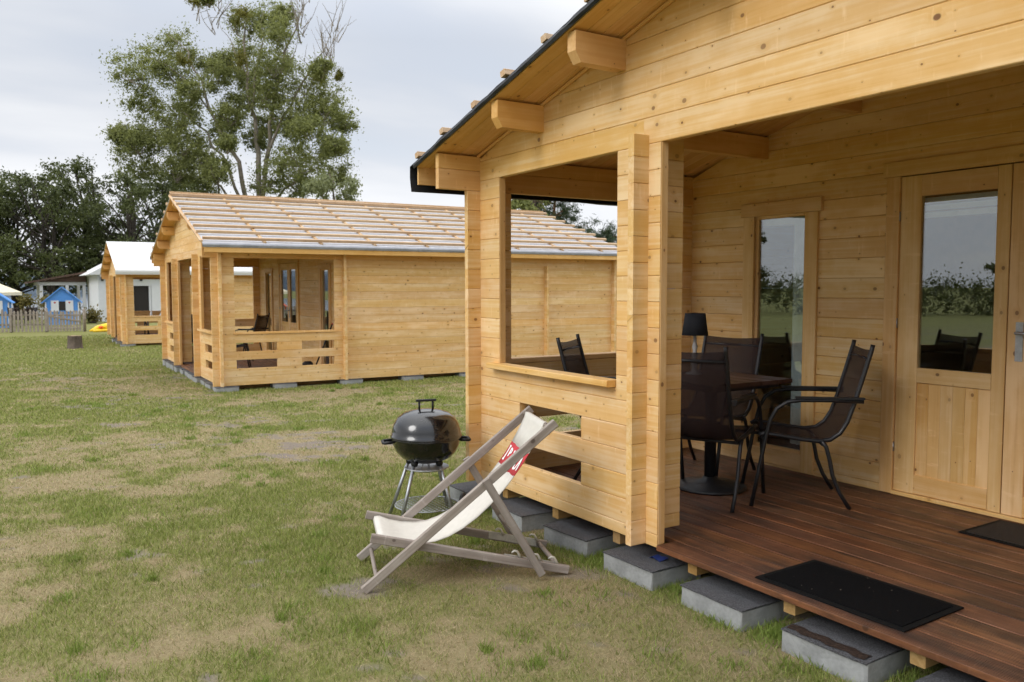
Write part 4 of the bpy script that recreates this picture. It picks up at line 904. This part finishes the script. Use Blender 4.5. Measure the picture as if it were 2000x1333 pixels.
# white building behind the third cabin
wb = thing('white_building', 'white rendered building with an open dark doorway behind the white roofed cabin', 'building', (0, 0, 0))
zb = G(-47, 4)
x0, x1, y0, y1, hh = -47.0, -53, 1.95, 6.5, 2.6
dy0, dy1 = 3.72, 4.50
for a, b2, z0, z1 in ((y0, dy0, 0, hh), (dy1, y1, 0, hh), (dy0, dy1, 1.95, hh)): MB().box((x0-0.2, a+0.0005, zb+z0), (x0, b2-0.0005, zb+z1)).build('wall', WHITEP, wb)
MB().box((x1, y0, zb), (x0-0.21, y0+0.2, zb+hh)).build('wall', WHITEP, wb); MB().box((x1, y1-0.2, zb), (x0-0.21, y1, zb+hh)).build('wall', WHITEP, wb); MB().box((x1-0.2, y0, zb), (x1-0.001, y1, zb+hh)).build('wall', WHITEP, wb)
MB().add([(x0+0.4, y0-0.55, zb+2.55), (x0+0.4, 4.2, zb+4.15), (x0+0.4, y1+0.5, zb+2.55), (x1-0.4, y0-0.55, zb+2.55), (x1-0.4, 4.2, zb+4.15), (x1-0.4, y1+0.5, zb+2.55)], [(0, 1, 4, 3), (1, 2, 5, 4), (0, 2, 1), (3, 4, 5), (0, 3, 5, 2)]).build('roof', TARP, wb)
MB().box((x0+0.03, dy1+0.14, zb+0.1), (x0+0.07, dy1+0.62, zb+2.0)).build('open_door', WHITEP, wb)
dn = MB().box((x0-0.14, dy0+0.02, zb+0.02), (x0-0.10, dy1-0.02, zb+1.94)).build('doorway', DARKIN, wb)  # near-black slab fills the opening, room shade put into its colour
for s in (dy0-0.09, dy1+0.03): MB().box((x0+0.001, s, zb), (x0+0.03, s+0.06, zb+2.0)).build('door_frame', WHITEP, wb)
for yy in (2.15, 4.1):
    ln = MB().box((x0+0.02, yy-0.06, zb+2.22), (x0+0.12, yy+0.06, zb+2.40)).build('wall_lantern', BLACKM, wb)
    MB().lathe([(0, 0.2), (0.09, 0.02), (0, 0)], (x0+0.07, yy, zb+2.40), 8).build('cap', BLACKM, ln)
# inflatable, pots, chairs behind the fence
b = MB()
for i, (dx, dy, r_, zz_) in enumerate(((0, -0.5, 0.10, 0.10), (0.1, -0.1, 0.15, 0.16), (0.15, 0.35, 0.17, 0.2), (0.0, 0.6, 0.12, 0.34))): b.lathe([(0, -r_), (r_*0.7, -r_*0.7), (r_, 0), (r_*0.7, r_*0.7), (0, r_)], (dx, dy, zz_), 14)
inf = thing('inflatable_toy', 'yellow and orange inflatable toy lying on the grass beside the white roofed cabin', 'inflatable toy', (-35.2, 1.05, G(-35.2, 1.05)))
inf.scale = (1, 1, 1)
MB().tube([(0.05, -0.62, 0.04), (0.05, -0.3, 0.15), (0, 0.05, 0.20), (0.05, 0.4, 0.22), (0.0, 0.7, 0.34)], [0.03, 0.12, 0.16, 0.16, 0.06], 14).build('body', YELLOW, inf)
for (dy, dx) in ((-0.2, 0.14), (0.28, 0.15), (0.6, 0.08)): MB().lathe([(0, -0.07), (0.09, -0.03), (0.10, 0.03), (0, 0.08)], (dx, dy, 0.19 if dy < 0.5 else 0.36), 10).build('spot', ORANGE, inf)
MB().tube([(0.18, -0.5, 0.05), (0.2, 0.0, 0.06), (0.18, 0.6, 0.06)], 0.06, 10).build('float', YELLOW, inf)
def leaves(centers, rad_, n, size, aspect=0.6, flat=0.0, droop=0.0):
    """rhombic leaf faces scattered round centres: returns co, faces"""
    centers = np.asarray(centers); idx = RNG.integers(0, len(centers), n); c = centers[idx]; rr = np.asarray(rad_)[idx] if np.ndim(rad_) else rad_
    dv = RNG.normal(0, 1, (n, 3)); dv /= np.linalg.norm(dv, axis=1)[:, None]; q = dv*np.minimum(np.abs(RNG.normal(0, 0.68, n)), 1.7)[:, None]*(rr[:, None] if np.ndim(rr) else rr)
    q[:, 2] *= (1-flat); p = c+q
    a = RNG.normal(0, 1, (n, 3)); a[:, 2] -= droop; a /= np.linalg.norm(a, axis=1)[:, None]; b = np.cross(a, RNG.normal(0, 1, (n, 3))); b /= np.linalg.norm(b, axis=1)[:, None]
    s = size*RNG.uniform(0.6, 1.3, n)[:, None]; a = a*s; b = b*s*aspect
    co = np.stack([p-a, p+b*0.8, p+a, p-b*0.8], 1).reshape(-1, 3); f = np.arange(n*4).reshape(-1, 4); return co, f
for i, (x, y, h_, lb) in enumerate(((-50.5, -1.35, 1.05, 'round flower basket at the left pavilion post'), (-50.5, -0.35, 1.0, 'bushy potted plant between the pavilion post and the playhouse'), (-44.8, 1.45, 0.35, 'low yellowish shrub on the right of the playhouse'), (-53.5, 1.15, 0.75, 'dark bushy plant inside the pavilion beside the white building'))):
    pl = thing('potted_plant', lb, 'plant', (x, y, G(x, y))); co, f = leaves([(0, 0, h_)], 0.42, 700, 0.09); obj('foliage', fast_mesh('foliage', co, f, 4), LEAFG, pl)
    MB().lathe([(0, 0), (0.14, 0), (0.2, max(h_-0.35, 0.1)), (0, max(h_-0.35, 0.1))], n=14).build('pot', BARK, pl)
for i, (x, y, lb) in enumerate(((-40.5, -2.05, 'left one of the dark chairs behind the picket fence'), (-40.8, -1.55, 'right one of the dark chairs behind the picket fence'))):
    place_chair(x, y, G(x, y), -0.9, 0.3*(1-2*i), lb, 'dark chairs behind the picket fence')

# ------------------------------------------------------------------ trees
def frame_at(Z, u, v):
    return CAM + (fw + r2*((u-1000)/1606.85) - u2*((v-666.5)/1606.85))*Z
def crown(name, par, centers, rads, n, size, mat, sub=7, subr=0.42, aspect=0.6, droop=0.0, flat=0.15):
    cs, rs = [], []
    for c, r_ in zip(centers, rads):
        for k in range(sub):
            d = RNG.normal(0, 1, 3); d /= np.linalg.norm(d); cs.append(np.array(c)+d*r_*RNG.uniform(0.35, 0.95)*np.array([1, 1, 0.85])); rs.append(r_*subr*RNG.uniform(0.6, 1.2))
    co, f = leaves(np.array(cs), np.array(rs), n, size, aspect, flat, droop)
    return obj(name, fast_mesh(name, co, f, 4), mat, par), cs
def curve(p0, p1, bend=0.12, k=6):
    p0, p1 = Vector(p0), Vector(p1); L = (p1-p0).length; o = Vector(RNG.normal(0, 1, 3)); o.z = abs(o.z)*0.3
    return [p0.lerp(p1, i/k)+o*(bend*L*math.sin(math.pi*i/k)*0.5) for i in range(k+1)]
def poplar():
    Z = 70.0; base = frame_at(Z, 505, 560); base.z = -0.5
    t = thing('poplar_tree', 'tall poplar with dead top branches and mistletoe balls behind the lath roofed cabin', 'tree', base)
    s = Z/1606.85; hor = Vector((rt.x, rt.y, 0)); dep = Vector((fw.x, fw.y, 0)).normalized()
    def P(u, v, dz=0.0): return hor*((u-505)*s) + dep*dz + Vector((0, 0, (562.5-v)*s+1.85))
    cl = [(340, 82, 40), (312, 120, 42), (300, 165, 42), (350, 150, 38), (395, 112, 28), (300, 212, 36), (345, 200, 30), (285, 290, 38), (330, 272, 42), (372, 240, 42), (400, 190, 30), (432, 150, 32), (455, 95, 36), (490, 50, 38), (522, 30, 38), (548, 22, 22), (470, 150, 36), (520, 110, 42), (560, 84, 36), (500, 185, 42), (555, 150, 38), (600, 175, 46), (640, 200, 42), (590, 228, 42), (642, 238, 36), (430, 250, 32), (470, 240, 28), (500, 232, 26), (390, 300, 40), (340, 330, 42), (560, 300, 42), (602, 330, 46), (640, 290, 36), (540, 352, 38), (430, 330, 24), (285, 335, 38), (480, 300, 18), (500, 268, 26), (375, 348, 38), (650, 335, 30), (445, 30, 14), (655, 165, 20), (420, 110, 22), (575, 250, 30), (275, 280, 20), (670, 235, 26), (676, 300, 24), (620, 270, 34), (580, 362, 34), (460, 352, 28), (410, 362, 34), (312, 300, 38), (325, 362, 38), (450, 200, 30), (535, 205, 34), (360, 285, 34)]
    ctr = [P(u, v, RNG.uniform(-1, 1)*4.0) for u, v, r_ in cl]; rad_ = [1.18*r_*s for u, v, r_ in cl]
    _, cs = crown('crown', t, ctr, rad_, 165000, 0.105, LEAFP, 26, 0.52)
    b = MB()
    limbs = [([(505, 600), (505, 430), (508, 300), (500, 235), (488, 150), (478, 60), (470, 5)], 0.42), ([(497, 430), (470, 320), (430, 250), (402, 165), (380, 110), (345, 80)], 0.30), ([(512, 420), (530, 275), (546, 185), (560, 110), (590, 40), (605, -5)], 0.30), ([(520, 320), (560, 235), (602, 172), (645, 110), (662, 60)], 0.20), ([(495, 440), (450, 330), (405, 262), (350, 215), (310, 200)], 0.22), ([(497, 460), (435, 370), (400, 335), (350, 330), (295, 335)], 0.18), ([(515, 430), (560, 370), (610, 340), (650, 335)], 0.18), ([(500, 235), (520, 110), (530, 40)], 0.16), ([(455, 300), (410, 200), (330, 130), (300, 120)], 0.14), ([(540, 240), (600, 230), (650, 200), (678, 165)], 0.13), ([(478, 60), (440, 30), (420, -5)], 0.07), ([(488, 150), (455, 90), (430, 45)], 0.09), ([(430, 385), (425, 330), (410, 270)], 0.13)]
    for pts, r_ in limbs:
        dz = RNG.uniform(-1.8, 1.8); k = len(pts)
        q = [P(u, v, dz*i/(k-1)) for i, (u, v) in enumerate(pts)]
        qq = []
        for i in range(k-1):
            for f in (0, 0.33, 0.66): qq.append(q[i].lerp(q[i+1], f)+Vector(RNG.normal(0, 0.10, 3)))
        qq.append(q[-1]); n = len(qq); b.tube(qq, [max(0.72*r_*(1-i/(n-1))**0.9, 0.02) for i in range(n)], 8)
    for c in ctr[::2]:
        pass
    for i in range(0, len(cs), 4):
        p = Vector(cs[i]); j = min(ctr, key=lambda a: (a-p).length); b.tube(curve(j+Vector((0, 0, -0.8)), p, 0.2, 4), [0.05, 0.04, 0.03, 0.025, 0.015], 5, False)
    # dead twigs
    for (u, v, n) in ((590, 40, 8), (605, -5, 7), (562, 110, 5), (645, 110, 8), (662, 60, 8), (478, 60, 6), (430, 45, 6), (440, 5, 6), (620, 140, 5), (600, 60, 6), (395, 20, 5), (650, 95, 6)):
        for k in range(n):
            p0 = P(u+RNG.uniform(-10, 10), v+RNG.uniform(0, 40)); p1 = P(u+RNG.uniform(-28, 34), v-RNG.uniform(5, 55), RNG.uniform(-1, 1)); c = curve(p0, p1, 0.15, 5); b.tube(c, [0.045, 0.035, 0.028, 0.022, 0.016, 0.012], 5, False)
            p2 = c[3]+Vector(RNG.normal(0, 0.6, 3))+Vector((0, 0, 0.7)); b.tube([c[3], c[3].lerp(p2, 0.5), p2], [0.02, 0.016, 0.01], 4, False)
    b.build('trunk', BARKP, t)
    for (u, v, r_) in ((410, 32, 12), (497, 52, 18), (490, 128, 20), (386, 130, 15), (640, 168, 14), (672, 163, 9)):
        co, f = leaves([P(u+RNG.normal(0, r_*0.5), v+RNG.normal(0, r_*0.5), -1.5) for _ in range(6)], r_*s*0.7, 1100, 0.10, 0.4); obj('mistletoe', fast_mesh('mistletoe', co, f, 4), LEAFM, t)
poplar()
def broad(name, label, base, h, wd, n, size, mat, bark, lean=(0, 0), z0=0.25, k=26, group=None, sub=7, rmin=0.09, rmax=0.16, droop=0.0, layers=True, stems=2):
    t = thing(name, label, 'tree', base, 0.0, group); ctr = []; rad_ = []
    for i in range(k):
        for _ in range(60):
            f = RNG.uniform(z0, 0.93); a = RNG.uniform(0, 2*np.pi); env = math.sin(math.pi*min(max((f-z0*0.6)/(1.04-z0*0.6), 0), 1)**0.75)**0.7
            r_ = wd/2*env*math.sqrt(RNG.uniform(0.1, 1))
            p = np.array([lean[0]*f+r_*math.cos(a), lean[1]*f+r_*math.sin(a), h*f*0.94])
            if all(np.linalg.norm(p-q) > wd*0.12 for q in ctr): break
        ctr.append(p); rad_.append(wd*RNG.uniform(rmin, rmax))
    _, cs = crown('crown', t, ctr, rad_, n, size, mat, sub, 0.6, 0.6, droop, 0.3 if layers else 0.1)
    b = MB()
    for sidx in range(stems):
        off = Vector((RNG.normal(0, 0.25), RNG.normal(0, 0.35), 0)) if sidx else Vector((0, 0, 0))
        top = Vector((lean[0], lean[1], h*0.85))+off*5
        tp = [off.lerp(top, i/8)+Vector((math.sin(i*1.3+sidx)*0.12, math.cos(i*1.1+sidx)*0.15, 0)) for i in range(9)]
        b.tube(tp, [h*0.018*(1-i/9.5) for i in range(9)], 8)
        for c in ctr[sidx::stems]:
            c = Vector(c); f = min(max(c.z/(h*0.85)*0.62, 0.12), 0.9); p0 = off.lerp(top, f); b.tube(curve(p0, c, 0.18, 5), [h*0.0075*(1-f*0.6), h*0.006, h*0.005, h*0.004, h*0.003, h*0.0015], 6, False)
    b.build('trunk', bark, t); return t
def spot(Z, u):
    p = frame_at(Z, u, 560); p.z = G(p.x, p.y); return p
dk = [(-70, 330, 58, 'cut by the left picture edge'), (35, 322, 60, 'second from the left picture edge'), (105, 308, 57, 'above the pavilion'), (185, 284, 62, 'tallest of the dark row, left of the white roofed cabin'), (262, 318, 60, 'behind the white roofed cabin ridge'), (335, 322, 66, 'at the right end of the dark row, below the poplar')]
for i, (u, vt, Z, lb) in enumerate(dk):
    p = spot(Z, u); hh = (562.5-vt)/1606.85*Z+1.85
    broad('alder_tree', 'dark leafy lakeside tree '+lb, p, hh, 8.2 if i != 3 else 7.6, 20000, 0.105, LEAFD, BARKD, (0.5*math.sin(i*2.1)-rt.x*1.1*(i in (2, 3)), -rt.y*1.1*(i in (2, 3))), 0.20, 46, 'dark trees along the lake shore', 14, 0.09, 0.15)
p = spot(52, 652); broad('willow_tree', 'pale green feathery willow beside the poplar above the lath roof', p, (562.5-292)/1606.85*52+1.8, 4.0, 14000, 0.10, LEAFW, BARK, (0, 0), 0.25, 16, None, 9, 0.14, 0.22, 1.5, False)
def pine(name, label, base, h, wd, n, z0, group=None, wisp=False):
    t = thing(name, label, 'tree', base, 0.0, group); b = MB(); ctr = []; rad_ = []
    b.tube([(0.1*math.sin(i), 0.08*math.cos(i), h*i/10) for i in range(11)], [h*0.014*(1-i/11) for i in range(11)], 8)
    f = z0
    while f < 0.97:
        for k in range(4):
            a = RNG.uniform(0, 2*np.pi); L = wd/2*(1.05-f)**0.6*RNG.uniform(0.55, 1.0); p0 = Vector((0, 0, h*f)); p1 = p0+Vector((L*math.cos(a), L*math.sin(a), L*RNG.uniform(-0.05, 0.35))); c = curve(p0, p1, 0.1, 4)
            b.tube(c, [h*0.004, h*0.0035, h*0.003, h*0.002, h*0.001], 5, False)
            for q, rr in ((c[2], 0.10), (c[3], 0.12), (c[4], 0.11)): ctr.append(np.array(q)+RNG.normal(0, 0.15, 3)); rad_.append(wd*rr*RNG.uniform(0.7, 1.2))
        f += 0.06
    crown('crown', t, ctr, rad_, n, 0.16, LEAFN, 3, 0.7, 0.13, 0.0, 0.35); b.build('trunk', BARKR, t); return t
p = spot(45, 1082); pine('pine_tree', 'pine with reddish trunk seen through the open porch window above the lath roof', p, (562.5-225)/1606.85*45+1.5, 7.2, 26000, 0.40)
p = spot(42, 1040); broad('birch_tree', 'thin treetop showing above the near roof edge', p, (562.5-52)/1606.85*42+1.5, 2.4, 2600, 0.075, LEAFP, BARK, (rt.x*0.1, rt.y*0.1), 0.32, 18, None, 5, 0.12, 0.2, 0.3, False, 1)
p = spot(40, 1010); broad('hazel_tree', 'grey green leafy tree at the left of the open porch window above the lath roof', p, (562.5-350)/1606.85*40+1.5, 4.2, 12000, 0.10, LEAFP, BARKD, (0, 0), 0.4, 18, None, 7, 0.1, 0.17)
p = spot(44, 1185); pine('pine_tree', 'low bushy pine at the right of the open porch window', p, (562.5-447)/1606.85*44+1.7, 5.5, 16000, 0.25)
p = spot(50, 1145); pine('pine_tree', 'small yellowish pine behind the end of the lath roof', p, (562.5-455)/1606.85*50+1.7, 4.5, 9000, 0.25)
# behind the camera: the wood and single trees that the porch glass mirrors
VC = (3.141, 6.85)
def far_wood():
    cs, rs = [], []
    for az in np.arange(206, 285, 0.7):
        rr = 60+4*math.sin(az*0.31)+RNG.uniform(-3, 6); hh = 1.8+0.9*float(vnoise(np.array([az]), np.array([0.0]), 3, 41)[0])
        for k in range(6): cs.append((VC[0]+rr*math.cos(R(az))+RNG.normal(0, 1), VC[1]+rr*math.sin(R(az))+RNG.normal(0, 1), -0.3+hh*RNG.uniform(0.0, 0.9))); rs.append(RNG.uniform(0.6, 1.0))
    co, f = leaves(np.array(cs), np.array(rs), 70000, 0.10); tag(obj('far_wood', fast_mesh('far_wood', co, f, 4), LEAFD), 'dense dark scrub wood along the far edge of the meadow', 'wood', None, 'stuff')
far_wood()
for (az, rr, hh, wd, lb) in ((244.6, 58, 6.2, 4.5, 'big single tree mirrored in the door glass'), (228.0, 56, 6.0, 4.0, 'dark tree mirrored in the narrow porch window')):
    x, y = VC[0]+rr*math.cos(R(az)), VC[1]+rr*math.sin(R(az)); broad('meadow_tree', lb, (x, y, G(x, y)), hh, wd, 14000, 0.09, LEAFD, BARKD, (0, 0), 0.25, 24, 'trees across the meadow', 10)
